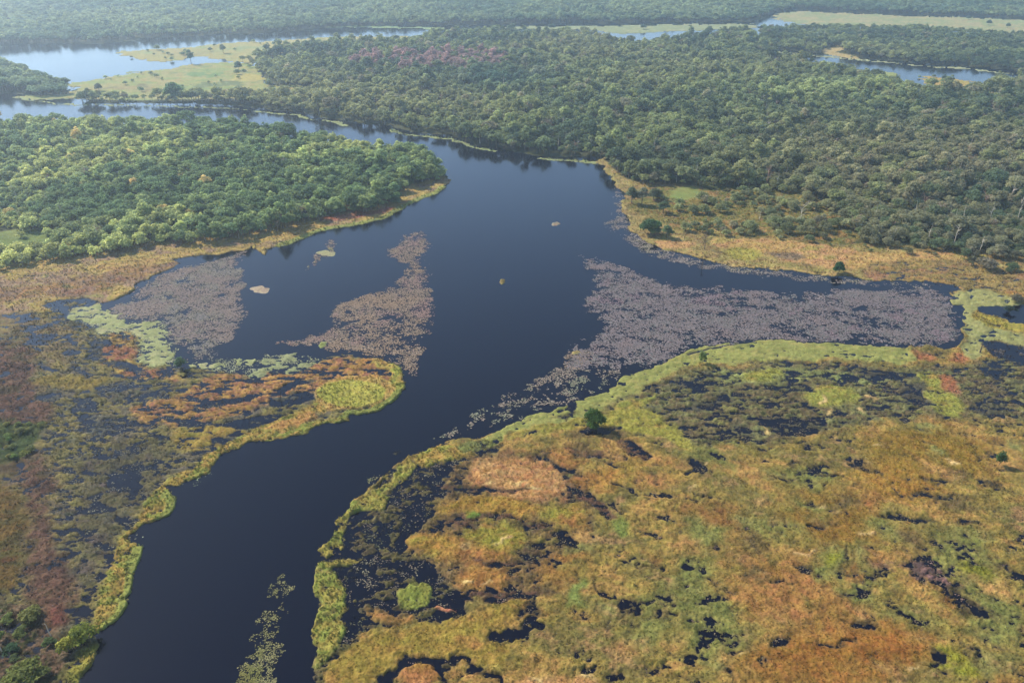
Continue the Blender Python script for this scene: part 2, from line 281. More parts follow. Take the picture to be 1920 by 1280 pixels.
# pale green margin of the right marsh
lay([(905,822),(950,806),(1007,780),(1073,757),(1140,737),(1173,707),(1223,690),(1280,667),(1330,654),(1413,638),(1463,641),(1567,645),(1690,650),(1705,676),(1690,684),(1567,672),(1413,682),(1310,684),(1250,706),(1180,742),(1120,770),(1060,790),(1000,808),(950,822)], [(158,154,88),(146,146,82),(166,156,92)], .34, .6, 4, 9, 3, FL, 1.3, 2.4, it=0)
lay(strip([(1290,666),(1330,656),(1413,640),(1470,628)], 1.2), [(96,90,84)], -.2, .2, 5, 10, 1, FL, .3, it=0)
lay([(1775,545),(1830,540),(1890,556),(1912,575),(1830,580),(1815,592),(1860,606),(1920,624),(2300,660),(2300,700),(1910,642),(1840,640),(1830,668),(1800,676),(1785,660),(1800,640),(1802,600)], [(150,148,94),(160,154,98),(140,140,88)], .28, .6, 4, 10, 3, FL, 1.5, 2.5)
lay([(1812,588),(1850,592),(1890,600),(1915,604),(1990,612),(1960,622),(1880,616),(1830,606)], [(176,142,66),(160,146,66)], .45, .4, 7, 16, 2, MR)
lay([(1830,576),(1870,570),(1930,576),(2200,590),(2200,630),(1925,606),(1888,602),(1876,594),(1835,588)], [(80,80,80)], -1.2, .3, 7, 16, 2, MR)
lay([(1838,640),(1880,642),(1960,650),(1960,690),(1900,676),(1850,662)], [(86,80,84)], -.4, .6, 5, 9, 3, MR)
# warm areas
for e, rr in (((1400,900,110,40,15),ORANGE),((1230,880,50,28,0),[(176,122,78),(160,126,62)]),((1160,880,50,26,0),[(168,132,72),(150,126,60)]),((1560,980,90,60,20),[(150,110,52),(136,104,48)]),((1750,860,120,50,5),[(150,116,52),(136,110,48)]),((1480,1110,130,60,15),[(170,120,72),(152,112,58)]),((1700,920,90,30,10),[(160,118,54)]),((1330,990,60,50,0),[(142,100,58),(160,112,62)]),((1000,1060,80,40,0),[(164,116,68),(150,108,56)]),((1600,1220,140,50,0),[(150,98,48),(160,108,54)]),((1480,1250,100,40,0),[(152,104,52)])):
    lay(ell(*e), rr, .5, .5, 7, 14, 14, MR, 2.5, 5)
# green patches
GREEN = [(134,128,72),(122,122,66),(146,136,76)]
for e in ((1320,1000,45,26,20),(1520,900,55,22,10),(1300,1090,40,60,0),(1320,1180,50,70,10),(1590,1060,50,22,0),(1240,1130,40,20,0),(1680,1010,60,16,10),(1810,1060,60,40,0),(1520,955,40,14,10),(1220,1180,34,30,0),(1400,830,50,12,10),(1340,850,60,14,12),(1870,1160,50,60,0),(1620,1110,30,40,0),(1720,1170,60,16,10),(1450,990,60,14,0),(1550,1060,30,20,0)):
    lay(ell(*e), GREEN, .28, .7, 6, 9, 10, MR, 2.5, 4)
lay([(1055,1092),(1085,1088),(1080,1120),(1068,1138),(1052,1132)], [(130,138,72)], .5, .3, 5, 8, 4, MR, 1.6)
lay(ell(1160,985,17,16), [(126,134,66)], .4, .4, 4, 8, 3, MR)
for e in ((1780,1235,30,14,20),(1810,1270,22,18,0),(1760,1260,20,10,0),(1830,1075,26,10,0),(1555,1055,14,10,0)):
    lay(ell(*e), [(150,142,48),(132,132,46)], .5, .6, 4, 7, 4, MR, 1.5)
# open, reed-laced water of the lower right bank
DARK = [(74,70,50),(104,94,58),(92,80,64),(120,110,66)]
lay([(600,1052),(640,990),(665,950),(700,915),(745,882),(800,858),(870,842),(940,830),(960,838),(930,866),(900,880),(870,905),(840,930),(825,955),(800,985),(778,1010),(784,1040),(806,1062),(840,1078),(862,1098),(870,1130),(874,1150),(850,1165),(810,1190),(770,1160),(720,1180),(690,1190),(650,1230),(610,1290),(580,1290),(592,1177)], DARK, -.12, 1.1, 3.5, 6, 2, MR, 1.2, 2.2, it=0)
for e in ((840,885,46,14,-30),(775,990,22,52,20),(800,1075,40,22,10),(660,1100,50,38,0),(695,1060,30,14,0),(845,1128,22,24,0),(650,1170,24,40,10),(680,960,26,12,-40),(855,995,22,11,0),(720,1010,16,22,0),(620,1045,24,5,0),(735,860,28,10,-25)):
    lay(ell(*e), [(60,60,50)], -.75, .9, 4, 6, 2, MR, 1.2, 3)
lay([(850,880),(900,852),(1060,850),(1110,900),(1100,1000),(1010,1060),(990,1110),(900,1135),(840,1095),(780,1050),(790,1000),(830,950)], [(112,90,64),(132,106,68),(90,72,58),(120,112,70)], .2, .9, 3.5, 7, 5, MR, 1.6, 2.2)
IS1 = [(186,134,82),(200,148,94),(176,130,74)]
for e, rr in (((975,895,82,38,4),[(192,138,94),(180,126,80),(196,148,100),(172,124,72)]),((915,952,86,20,0),[(170,128,62),(156,126,56)]),((1042,962,44,24,4),[(150,140,60),(164,130,62)]),((930,1020,60,38,5),[(158,134,60),(150,138,58),(166,120,66)]),((826,1028,46,26,15),[(172,122,62),(150,130,58)]),((890,1045,70,20,0),[(166,116,66)]),((905,1088,58,26,5),[(160,112,60),(170,122,66)]),((860,860,36,10,-4),[(160,138,70),(172,136,74)]),((1120,900,40,20,0),[(172,126,66)])):
    lay(ell(*e), rr, .62, .55, 4, 7, 7, MR, 2.0, 2.6)
for e in ((920,915,95,4,1),(905,972,60,6,0),(865,985,34,5,10),(1000,985,26,6,0),(940,1060,60,4,5),(960,1120,70,10,-10),(900,1118,50,6,0),(1080,925,36,7,30),(1120,955,30,8,35),(1115,850,60,8,5),(1190,840,40,10,20)):
    lay(ell(*e), [(88,64,56),(104,74,62),(72,60,50)], .0, .8, 4, 6, 2, MR, 1.4, 2)
lay(ell(890,968,16,6), [(118,140,60)], .6, .3, 4, 8, 2, MR)
# dark pools
POOLS = [(ell(1124,808,34,8,0),1),([(1000,1028),(1004,1016),(1022,998),(1040,994),(1056,1004),(1072,1010),(1062,1022),(1040,1016),(1022,1026)],1),([(892,1192),(930,1186),(968,1174),(972,1160),(990,1158),(992,1180),(960,1200),(910,1212),(895,1206)],1),
 ([(722,1268),(745,1246),(780,1232),(815,1230),(832,1222),(850,1232),(890,1246),(925,1262),(932,1275),(900,1262),(860,1250),(845,1262),(856,1290),(838,1290),(825,1262),(805,1248),(775,1250),(750,1268),(735,1290),(712,1290)],1),
 (ell(1102,1245,14,9,-20),1),(ell(1605,1165,20,24,-20),0),(ell(1450,1200,32,14,10),0),(ell(1740,1075,26,26,30),1),(ell(1800,1130,40,16,35),0),(ell(1710,1165,22,6,20),1),(ell(1820,1240,30,12,40),0),(ell(1350,1260,32,12,30),0),(ell(1780,945,60,6,10),0),(ell(1830,1010,30,8,10),0),(ell(1600,950,12,7,0),1),(ell(1520,945,12,6,0),0),(ell(1590,1055,10,16,0),0),(ell(1495,868,16,7,0),0),(ell(1550,880,18,8,10),0),(ell(1620,880,20,7,10),0),(ell(1240,880,16,10,30),0),(ell(1180,918,12,5,10),0),(ell(1060,1068,12,6,0),0),(ell(1170,1130,26,10,0),0),(ell(1220,1040,10,4,0),0),(ell(1130,1180,14,4,-5),0),(ell(970,1150,20,16,0),0),(ell(1070,770,30,6,-25),0),(ell(1750,1250,14,14,0),1),(ell(1680,985,26,6,10),0),(ell(1740,985,40,5,12),0),(ell(1515,1070,12,8,20),0),(ell(1305,870,14,18,0),0),(ell(1160,1145,8,8,0),0),(ell(1710,985,30,3,10),1),(ell(1870,915,14,8,0),0),(ell(1290,1060,10,4,0),1)]
for p, deep in POOLS:
    lay(p, [(56,50,42),(84,74,52)], -.62 if deep else -.02, 1.1, 4, 6, 2.5 if deep else 4, MR, 1.8 if deep else 2.6, 2.2)
lay([(1690,1062),(1740,1055),(1780,1075),(1800,1110),(1770,1120),(1730,1100),(1700,1085)], [(150,112,110),(120,92,88),(90,72,72)], .1, .9, 3, 5, 3, MR, 2.0, 2)
lay(ell(1660,1064,20,6,0), [(150,112,100),(110,86,80)], .3, .7, 3, 5, 3, MR, 2.0, 2)
lay(ell(792,1268,44,20,0), [(184,126,82),(164,116,62)], .8, .3, 5, 8, 2, MR, 1.0)
lay([(960,1272),(1040,1258),(1100,1266),(1120,1300),(960,1300)], [(200,150,100),(176,126,76)], .7, .3, 5, 8, 3, MR)
lay([(605,1290),(640,1225),(690,1195),(760,1178),(850,1168),(900,1150),(980,1120),(960,1165),(900,1195),(890,1215),(960,1220),(930,1255),(850,1232),(780,1228),(720,1260),(700,1300)], [(164,132,66),(152,128,60),(176,132,72)], .6, .4, 5, 9, 3, MR, 1.4, 4)
lay([(735,1128),(770,1088),(795,1086),(802,1118),(795,1140),(760,1142)], [(132,140,64),(146,142,68)], .55, .6, 3.5, 7, 2, MR, 1.4)
lay(ell(730,1160,44,12,0), [(164,120,70),(140,110,62)], .45, .6, 4, 7, 3, MR, 1.4)
lay(ell(830,1145,16,5,15), [(196,126,98)], .5, .4, 3, 5, 1.5, MR)
rf = random.Random(9)
for (px, py, a_, b_) in ((1540,748,8,3),(1560,770,9,3),(1630,745,9,3),(1600,768,6,2),(1325,862,7,3),(1545,950,7,2),(1575,962,7,4),(1300,915,5,2),(1505,1034,16,3),(1620,1010,8,2),(1440,795,6,2),(870,1092,9,3),(905,1097,8,2),(980,900,10,3),(1000,912,9,4),(930,905,8,3),(945,1012,9,4),(865,1030,9,3),(1700,1262,8,3),(1100,1262,14,5),(1000,1268,16,4),(1385,1232,4,2),(1660,850,8,3),(1790,870,9,3)):
    lay(ell(px, py, a_, b_, rf.uniform(-20, 20)), [(224,190,134),(206,168,114)], .7, .4, 3, 5, 2.5, MR, 1.8)
for k in range(46):
    px, py = rf.uniform(1020, 1910), rf.uniform(810, 1270); L0 = rf.uniform(18, 60); sl = rf.uniform(-.1, .35)
    pts = [(px + t_ * L0, py + t_ * L0 * sl + rf.uniform(-4, 4)) for t_ in (0, .33, .66, 1)]
    lay(strip(pts, rf.uniform(.7, 1.8)), [(78,66,50),(96,80,54)], -.12, .9, 3, 5, 2.2, MR, 1.6, 2)
for k in range(60):
    lay(ell(rf.uniform(1000, 1915), rf.uniform(800, 1275), rf.uniform(10, 34), rf.uniform(5, 14), rf.uniform(0, 25)), rf.choice(([(186,142,88),(170,128,76)], [(146,124,66),(134,116,60)], [(150,104,60),(164,114,66)], [(132,126,74),(146,138,78)], [(120,98,62),(104,86,58)])), .45, .6, 4, 7, 6, MR, 2.2, 3)
# yellow-green reed rim of the right bank
RIM = [(152,144,70),(160,142,72),(138,142,66),(146,130,74)]
lay([(588,1062),(600,1056),(640,1052),(650,1046),(690,1044),(690,1052),(652,1062),(625,1064),(640,1086),(655,1106),(660,1135),(650,1155),(652,1172),(640,1205),(618,1240),(596,1258),(590,1225),(592,1177),(596,1150),(612,1132),(594,1115),(587,1084)], RIM, .55, .6, 3.5, 6, 2, RD, 1.1)
lay([(600,1042),(600,1030),(622,1012),(637,984),(643,968),(660,944),(690,930),(705,915),(725,908),(752,880),(775,868),(792,874),(760,902),(738,918),(740,940),(722,956),(690,952),(668,962),(652,980),(646,1006),(642,1032),(620,1046)], RIM, .42, .8, 4, 7, 1.5, RD, 1.4)
lay([(780,866),(790,850),(812,841),(853,838),(868,848),(862,864),(820,868),(800,878)], [(150,152,68),(180,140,76)], .75, .3, 4, 7, 1.5, RD, .7)
lay([(860,842),(905,826),(950,815),(960,825),(930,838),(900,850),(870,855)], [(136,140,74),(120,118,72)], .1, .7, 4, 7, 2, RD, 1.4)
lay([(1180,760),(1230,770),(1310,830),(1300,845),(1220,820),(1160,800),(1080,800),(1000,830),(960,825),(1060,790)], [(156,146,68),(150,140,66),(166,136,70)], .45, .5, 5, 9, 4, MR, 1.6, 3)

lay(ell(1122,807,27,7), [(50,48,36)], -1.0, .35, 4, 6, 1.5, MR, .7)
lay(ell(1152,803,16,4), [(84,76,58),(60,56,44)], -.1, .7, 3, 5, 2, MR, 1.0)  # lone tree's cast shadow on its right, painted as darker, lower ground
# ------------------------------------------------------------------ terrain
ROW_PX = 1.45
pys = np.arange(1440, -118, -ROW_PX)
_, dist = ground(np.full(pys.shape, CXP), pys)
dist = np.concatenate([dist, np.geomspace(dist[-1] * 1.03, 9000, 24)])
us = np.concatenate([np.linspace(-1.7, -.95, 40)[:-1], np.linspace(-.95, .95, 1500), np.linspace(.95, 1.7, 40)[1:]])
# columns fan out with distance so near and far ground carry similar detail
DD, UU = np.meshgrid(dist, us, indexing='ij')
SC = DD * CP + CAM_H * SP
X = (UU * SC * .74).ravel(); Y = DD.ravel(); nr, nc = DD.shape
far = np.hypot(X, Y)
wx = X + fbm(X, Y, 4.5, 15, 3) * 1.1 + (fbm(X, Y, 14, 11, 4) * 2.2 + fbm(X, Y, 60, 13, 2) * 2.0) * np.clip(far / 320, .7, 4)
wy = Y + fbm(X, Y, 4.5, 16, 3) * 1.1 + (fbm(X, Y, 14, 12, 4) * 2.2 + fbm(X, Y, 60, 14, 2) * 2.0) * np.clip(far / 320, .7, 4)
H = np.full(X.shape, -2.0); COL = np.tile(lin((70, 70, 50)), (len(X), 1)); ZONE = np.zeros(X.shape, np.int8)
def ramp_col(r, t):
    r = lin(np.array(r)); n = len(r)
    if n == 1: return np.tile(r[0], (len(t), 1))
    s = np.clip(t, 0, .9999) * (n - 1); i = s.astype(int); f = smooth((s - i))[:, None]
    return r[i] * (1 - f) + r[i + 1] * f
for li, (poly, ramp, hb, ha, hs, cs, fe, zone, wp, hsy, it) in enumerate(LAYERS):
    P = wpoly(poly, it)
    mg = 14 + fe + 20 * (P[:, 1].max() > 900)
    idx = np.nonzero((X > P[:, 0].min() - mg) & (X < P[:, 0].max() + mg) & (Y > P[:, 1].min() - mg) & (Y < P[:, 1].max() + mg))[0]
    if not len(idx): continue
    xx = X[idx] + (wx[idx] - X[idx]) * wp; yy = Y[idx] + (wy[idx] - Y[idx]) * wp
    s = sdf(P, xx, yy)
    ww = smooth(s / fe + .5)
    k = ww > 0; idx = idx[k]; ww = ww[k]
    x0, y0 = X[idx], Y[idx]
    h = hb + ha * fbm(x0, y0, hs, 100 + li * 7, 4, .6, hsy)
    t = .5 + .62 * fbm(x0, y0, cs, 500 + li * 7, 5, .62, (hsy or 0) and cs * .6)
    c = ramp_col(ramp, t)
    H[idx] = H[idx] * (1 - ww) + h * ww
    COL[idx] = COL[idx] * (1 - ww[:, None]) + c * ww[:, None]
    ZONE[idx] = np.where(ww > .5, zone, ZONE[idx])
# tussocks: fine relief everywhere on the plants
tus = fbm(X, Y, 1.5, 901, 3, .7)
tus2 = fbm(X, Y, 4.0, 902, 3, .65)
grassy = ((ZONE == ML) | (ZONE == MR) | (ZONE == RD))
H = H + np.where(grassy, .25 * tus + .12 * tus2, np.where(ZONE == FL, .05 * tus, .12 * tus))
val = 1 + np.where(grassy, .26, .15) * tus2 + np.where(grassy, .24, .1) * tus
COL = np.clip(COL * val[:, None], .002, .9)
COL *= np.array([.58, .575, .51])
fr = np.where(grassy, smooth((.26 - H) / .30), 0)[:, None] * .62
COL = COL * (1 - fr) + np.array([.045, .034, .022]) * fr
HR = H.reshape(nr, nc)
def height_at(x, y):
    i = np.clip(np.searchsorted(dist, y) - 1, 0, nr - 2)
    sc = dist[i] * CP + CAM_H * SP
    u = np.asarray(x) / (sc * .74)
    j = np.clip(np.searchsorted(us, u) - 1, 0, nc - 2)
    return HR[i, j]
V = np.stack([X, Y, np.maximum(H, -.6)], 1)
I = np.arange(nr * nc).reshape(nr, nc)
Q = np.stack([I[:-1, :-1], I[:-1, 1:], I[1:, 1:], I[1:, :-1]], -1).reshape(-1, 4)
keep = (H[Q] > -.12).any(1)
Q = Q[keep]; qz = ZONE[Q[:, 0]]
qx = X[Q[:, 0]]
def cell(x, y):
    i = np.clip(np.searchsorted(dist, y) - 1, 0, nr - 2); sc = dist[i] * CP + CAM_H * SP
    return i * nc + np.clip(np.searchsorted(us, x / (sc * .74)) - 1, 0, nc - 2)
# tufts: sprays of blades over the plants and, thinly, in the shallows
rt = np.random.RandomState(77); tx, ty = [], []
for y0, y1, dn in ((118, 260, 2.0), (260, 380, 1.3), (380, 560, .55), (560, 800, .25)):
    hw = y1 * .62 + 40; n = int(2 * hw * (y1 - y0) * dn); tx.append(rt.uniform(-hw, hw, n)); ty.append(rt.uniform(y0, y1, n))
tx = np.concatenate(tx); ty = np.concatenate(ty); tc_ = cell(tx, ty); th_ = H[tc_]; tz_ = ZONE[tc_]
clump = fbm(tx, ty, 3.2, 78, 3)
pr = np.where(th_ > 0, .75 + .5 * clump, .62 * np.clip(1 + th_ / 1.0, 0, 1) * (clump > .0))
k = np.isin(tz_, (ML, MR, RD)) & (rt.uniform(size=tx.size) < pr); tx, ty, th_, tz_ = tx[k], ty[k], th_[k], tz_[k]; n = tx.size
c2 = COL[cell(tx + rt.normal(0, 2.2, n), ty + rt.normal(0, 2.2, n))]; c2 = .5 * c2 + .5 * COL[cell(tx, ty)]
tcol = c2 * np.exp(rt.normal(.1, 1, (n, 1)) * np.where(tz_ == RD, .14, .22)[:, None] + .06) * (1 + rt.normal(0, .07, (n, 3)))
hs_ = np.where(tz_ == RD, .6, .4) * rt.uniform(.6, 1.5, n) * np.clip(np.hypot(tx, ty) / 330, .8, 1.6)
nb_ = 3; TV = np.zeros((n, nb_, 4, 3), np.float32); base = np.stack([tx, ty, np.maximum(th_, 0) - .06], 1)
for b_ in range(nb_):
    a = rt.uniform(0, 6.283, n); ln = rt.uniform(.25, .8, n) * hs_; wd = hs_ * rt.uniform(.22, .42, n)
    dx, dy = np.cos(a), np.sin(a); up = hs_ * rt.uniform(.55, 1.0, n); of = rt.normal(0, .18, (n, 2))
    bb = base.copy(); bb[:, :2] += of
    TV[:, b_, 0] = bb
    mid = bb + np.stack([dx * ln * .45, dy * ln * .45, up * .62], 1)
    sd = np.stack([-dy * wd, dx * wd, np.zeros(n)], 1)
    TV[:, b_, 1] = mid - sd; TV[:, b_, 3] = mid + sd
    TV[:, b_, 2] = bb + np.stack([dx * ln, dy * ln, up], 1)
TV = TV.reshape(-1, 3); TC = np.repeat(np.clip(tcol, .004, .8), nb_ * 4, 0); TZ = np.repeat(tz_, nb_)
print('tufts', n)
def sub_sheet(name, mask, mat, tz=0, **props):
    q = Q[mask]
    if not len(q): return None
    u, inv = np.unique(q, return_inverse=True)
    vv, ff, cc = V[u], inv.reshape(-1, 4), COL[u]
    if tz:
        k = np.repeat(TZ == tz, 4); m_ = int(k.sum())
        ff = np.concatenate([ff, np.arange(m_).reshape(-1, 4) + len(vv)]); vv = np.concatenate([vv, TV[k]]); cc = np.concatenate([cc, TC[k]])
    me = make_mesh(name, vv, ff, cc, smooth_=True)
    return link(name, me, mat, **props)
sub_sheet('ground', (qz == GR) | (qz == 0), M_ground, kind='structure', label='dark leaf-littered ground under the forest', category='ground')
sub_sheet('marsh_grass', qz == ML, M_marsh, ML, kind='stuff', label='patchy olive, orange and red-brown marsh plants around the lake shores', category='marsh grass')
sub_sheet('dry_grass', qz == MR, M_dry, MR, kind='stuff', label='broad orange and ochre dry grass of the marsh right of the river, laced with dark pools', category='dry grass')
sub_sheet('reeds', qz == RD, M_reed, RD, kind='stuff', label='yellow-green reed rim along the river banks', category='reeds')
sub_sheet('meadow_grass', qz == MD, M_reed, kind='stuff', label='pale green and straw meadow grass among the distant woods', category='meadow grass')
sub_sheet('floating_weed', qz == FL, M_reed, kind='stuff', label='flat pale green floating weed beside the lily mats', category='water weed')

# ------------------------------------------------------------------ water
mw, t, ns, b = new_mat('river_water'); L = t.links.new
b.inputs['Base Color'].default_value = (.0006, .001, .006, 1); b.inputs['Roughness'].default_value = .10; b.inputs['IOR'].default_value = 1.333; b.inputs['Specular IOR Level'].default_value = .32
tc = N(ns, 'ShaderNodeTexCoord'); mp = N(ns, 'ShaderNodeMapping'); mp.inputs['Scale'].default_value = (.55, .9, 1)
L(tc.outputs['Object'], mp.inputs['Vector'])
n1 = N(ns, 'ShaderNodeTexNoise'); n1.inputs['Scale'].default_value = .8; n1.inputs['Detail'].default_value = 3; L(mp.outputs[0], n1.inputs['Vector'])
bp = N(ns, 'ShaderNodeBump'); bp.inputs['Strength'].default_value = .06; bp.inputs['Distance'].default_value = .5; L(n1.outputs[0], bp.inputs['Height']); L(bp.outputs[0], b.inputs['Normal'])
n2 = N(ns, 'ShaderNodeTexNoise'); n2.inputs['Scale'].default_value = .012; n2.inputs['Detail'].default_value = 3; L(tc.outputs['Object'], n2.inputs['Vector'])
mr = N(ns, 'ShaderNodeMapRange'); L(n2.outputs[0], mr.inputs[0]); mr.inputs[3].default_value = .07; mr.inputs[4].default_value = .17; L(mr.outputs[0], b.inputs['Roughness'])
S = 9500
me = make_mesh('water', [(-S, -300, 0), (S, -300, 0), (S, S, 0), (-S, S, 0)], [(0, 1, 2, 3)])
link('water', me, mw, kind='structure', label='dark navy river water widening into a lake', category='water')

# ------------------------------------------------------------------ trees
def uvs(c, r, nu=8, nv=5):
    vs_, fs = [], []
    for j in range(nv + 1):
        for i in range(nu):
            a = 2 * math.pi * i / nu; p = math.pi * j / nv
            vs_.append((c[0] + r[0] * math.sin(p) * math.cos(a), c[1] + r[1] * math.sin(p) * math.sin(a), c[2] + r[2] * math.cos(p)))
    for j in range(nv):
        for i in range(nu):
            fs.append((j * nu + i, j * nu + (i + 1) % nu, (j + 1) * nu + (i + 1) % nu, (j + 1) * nu + i))
    return vs_, fs
def crown(seed, R, z0, z1, nl, nlobe=8, size=.6, core=.62, rag=.3, lob=(.22, .42)):
    """a crown of leaf sprays over several uneven boughs"""
    r = np.random.RandomState(seed); lobes = []
    zc = (z0 + z1) / 2; hz = (z1 - z0) / 2
    for k in range(nlobe):
        a = 2.4 * k + r.uniform(-.5, .5); q = math.sqrt((k + .4) / nlobe)
        rr = R * r.uniform(*lob); d = max(0, R * q * r.uniform(.85, 1.12) - rr * .5)
        z = zc + hz * (.6 * (1 - q * q) + r.uniform(-.5, .38)) - rr * .15
        lobes.append((np.array([d * math.cos(a), d * math.sin(a), z]), np.array([rr, rr * r.uniform(.85, 1.1), min(rr * r.uniform(.6, .85), hz)]), r.uniform(.25, .75)))
    VV, FF, LV = [], [], []
    for c, s, b_ in lobes:
        v, f = uvs(c, s * core, 8, 5); o = len(VV)
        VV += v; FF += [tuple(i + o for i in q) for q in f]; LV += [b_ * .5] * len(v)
    wts = np.array([l[1][0] ** 2 for l in lobes]); wts /= wts.sum()
    cnt = 0; guard = 0
    while cnt < nl and guard < nl * 6:
        guard += 1
        k = r.choice(nlobe, p=wts); c, s, b_ = lobes[k]
        n = r.normal(size=3); n /= np.linalg.norm(n)
        if n[2] < -.35: continue
        p = c + n * s * r.uniform(.72, 1.0 + rag)
        if any(np.sum(((p - l[0]) / l[1]) ** 2) < .62 for i, l in enumerate(lobes) if i != k): continue
        d = n * .8 + np.array([0, 0, .35]) + r.normal(size=3) * .5; d /= np.linalg.norm(d)
        t1 = np.cross(d, r.normal(size=3)); t1 /= np.linalg.norm(t1) + 1e-9; t2 = np.cross(d, t1)
        sz = size * r.uniform(.6, 1.3); el_ = r.uniform(.5, .9)
        o = len(VV)
        VV += [tuple(p - t1 * sz), tuple(p - t2 * sz * el_ + d * .1), tuple(p + t1 * sz), tuple(p + t2 * sz * el_ + d * .1)]
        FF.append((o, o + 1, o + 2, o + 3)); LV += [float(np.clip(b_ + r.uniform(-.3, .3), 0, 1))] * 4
        cnt += 1
    return np.array(VV), np.array(FF), np.array(LV)
def limb(p0, p1, r0, r1, n=6):
    p0 = np.array(p0, float); p1 = np.array(p1, float); d = p1 - p0; d /= np.linalg.norm(d)
    a = np.cross(d, [0.3, 1, .2]); a /= np.linalg.norm(a); b_ = np.cross(d, a)
    v = [p + (a * math.cos(t) + b_ * math.sin(t)) * r for p, r in ((p0, r0), (p1, r1)) for t in np.linspace(0, 2 * math.pi, n, endpoint=False)]
    f = [(i, (i + 1) % n, n + (i + 1) % n, n + i) for i in range(n)]
    return v, f
def join(parts):
    VV, FF = [], []
    for v, f in parts:
        o = len(VV); VV += [tuple(p) for p in v]; FF += [tuple(i + o for i in q) for q in f]
    return np.array(VV), np.array(FF)
def trunk(seed, ht, top, R, n=4, r0=.28):
    r = random.Random(seed); fork = ht * .5
    lean = (r.uniform(-.4, .4), r.uniform(-.4, .4))
    ps = [limb((0, 0, -.4), (lean[0], lean[1], fork), r0 * 1.2, r0 * .8)]
    for k in range(n):
        a = k * 2 * math.pi / n + r.uniform(-.5, .5); d = R * r.uniform(.3, .55)
        ps.append(limb((lean[0], lean[1], fork * r.uniform(.8, 1)), (lean[0] + d * math.cos(a), lean[1] + d * math.sin(a), top * r.uniform(.75, .9)), r0 * .55, r0 * .15, 5))
    return join(ps)
def bare(seed, ht, spread, nb=6, r0=.25, twigs=0):
    r = random.Random(seed); ps = []; q = np.array([0, 0, -.4]); nseg = 4; pts = [q]
    for k in range(nseg):
        q = q + np.array([r.uniform(-.25, .25) * ht / 9, r.uniform(-.25, .25) * ht / 9, (ht + .4) / nseg]); pts.append(q)
        ps.append(limb(pts[-2], q, r0 * (1 - k / (nseg + .5)), r0 * (1 - (k + 1) / (nseg + .5))))
    for k in range(nb):
        t = r.uniform(.4, .95); i = min(int(t * nseg), nseg - 1); p = pts[i] + (pts[i + 1] - pts[i]) * (t * nseg - i)
        a = r.uniform(0, 6.28); l = spread * r.uniform(.5, 1); e = p + np.array([math.cos(a) * l, math.sin(a) * l, l * r.uniform(.5, 1.2)])
        ps.append(limb(p, e, r0 * .4, r0 * .12, 5))
        for _ in range(twigs):
            a2 = a + r.uniform(-1, 1); s = p + (e - p) * r.uniform(.4, 1); l2 = l * r.uniform(.3, .6)
            ps.append(limb(s, s + np.array([math.cos(a2) * l2, math.sin(a2) * l2, l2 * r.uniform(.2, 1)]), r0 * .16, r0 * .06, 4))
    return join(ps)
KINDS = []     # (crown mesh, trunk mesh, joined mesh, crown radius, height)
def kind(seed, R, ht, z0, nl, nlobe, size, rag=.25, r0=.28, lob=(.22, .42)):
    cv, cf, lv = crown(seed, R, z0, ht, nl, nlobe, size, rag=rag, lob=lob)
    tv, tf = trunk(seed, ht, ht * .9, R, 4, r0)
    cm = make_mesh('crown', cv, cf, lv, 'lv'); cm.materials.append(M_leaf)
    tm = make_mesh('trunk', tv, tf); tm.materials.append(M_bark)
    jm = make_mesh('tree', np.concatenate([cv, tv]), np.concatenate([cf, tf + len(cv)]), np.concatenate([lv, np.full(len(tv), .5)]), 'lv')
    jm.materials.append(M_leaf); jm.materials.append(M_bark)
    mi = np.zeros(len(cf) + len(tf), np.int32); mi[len(cf):] = 1; jm.polygons.foreach_set('material_index', mi)
    KINDS.append((cm, tm, jm, R, ht))
kind(1, 5.4, 11.5, 4.0, 720, 15, .5); kind(2, 4.6, 10.5, 3.6, 660, 14, .48); kind(3, 6.2, 12.5, 4.6, 880, 18, .52)
kind(4, 4.2, 13.5, 4.5, 680, 15, .48, .45); kind(5, 5.0, 9.5, 3.0, 680, 14, .5); kind(6, 3.8, 15.0, 5.5, 620, 14, .46, .5)
kind(7, 3.0, 4.2, .5, 420, 8, .4, .3, .12, (.34, .52)); kind(8, 2.4, 3.4, .4, 240, 6, .38, .4, .1); kind(9, 3.6, 5.5, .8, 480, 9, .42, .28, .14, (.34, .52))
kind(10, 5.0, 9.5, .9, 1500, 13, .5, .25, .28, (.36, .52)); kind(11, 3.4, 11.0, 1.0, 900, 12, .45, .35, .28, (.32, .48))
def bare_kind(seed, ht, spread, nb, tw, mat, r0):
    v, f = bare(seed, ht, spread, nb, r0, tw); m_ = make_mesh('bare_tree', v, f, np.full(len(v), .5), 'lv'); m_.materials.append(mat); KINDS.append((None, None, m_, spread, ht))
bare_kind(61, 14.5, 3.0, 6, 1, M_pale, .34); bare_kind(62, 12.5, 4.5, 14, 4, M_pinkwood, .26); bare_kind(63, 16.0, 1.6, 3, 0, M_pale, .32)
SHRUBS = (6, 7, 8)

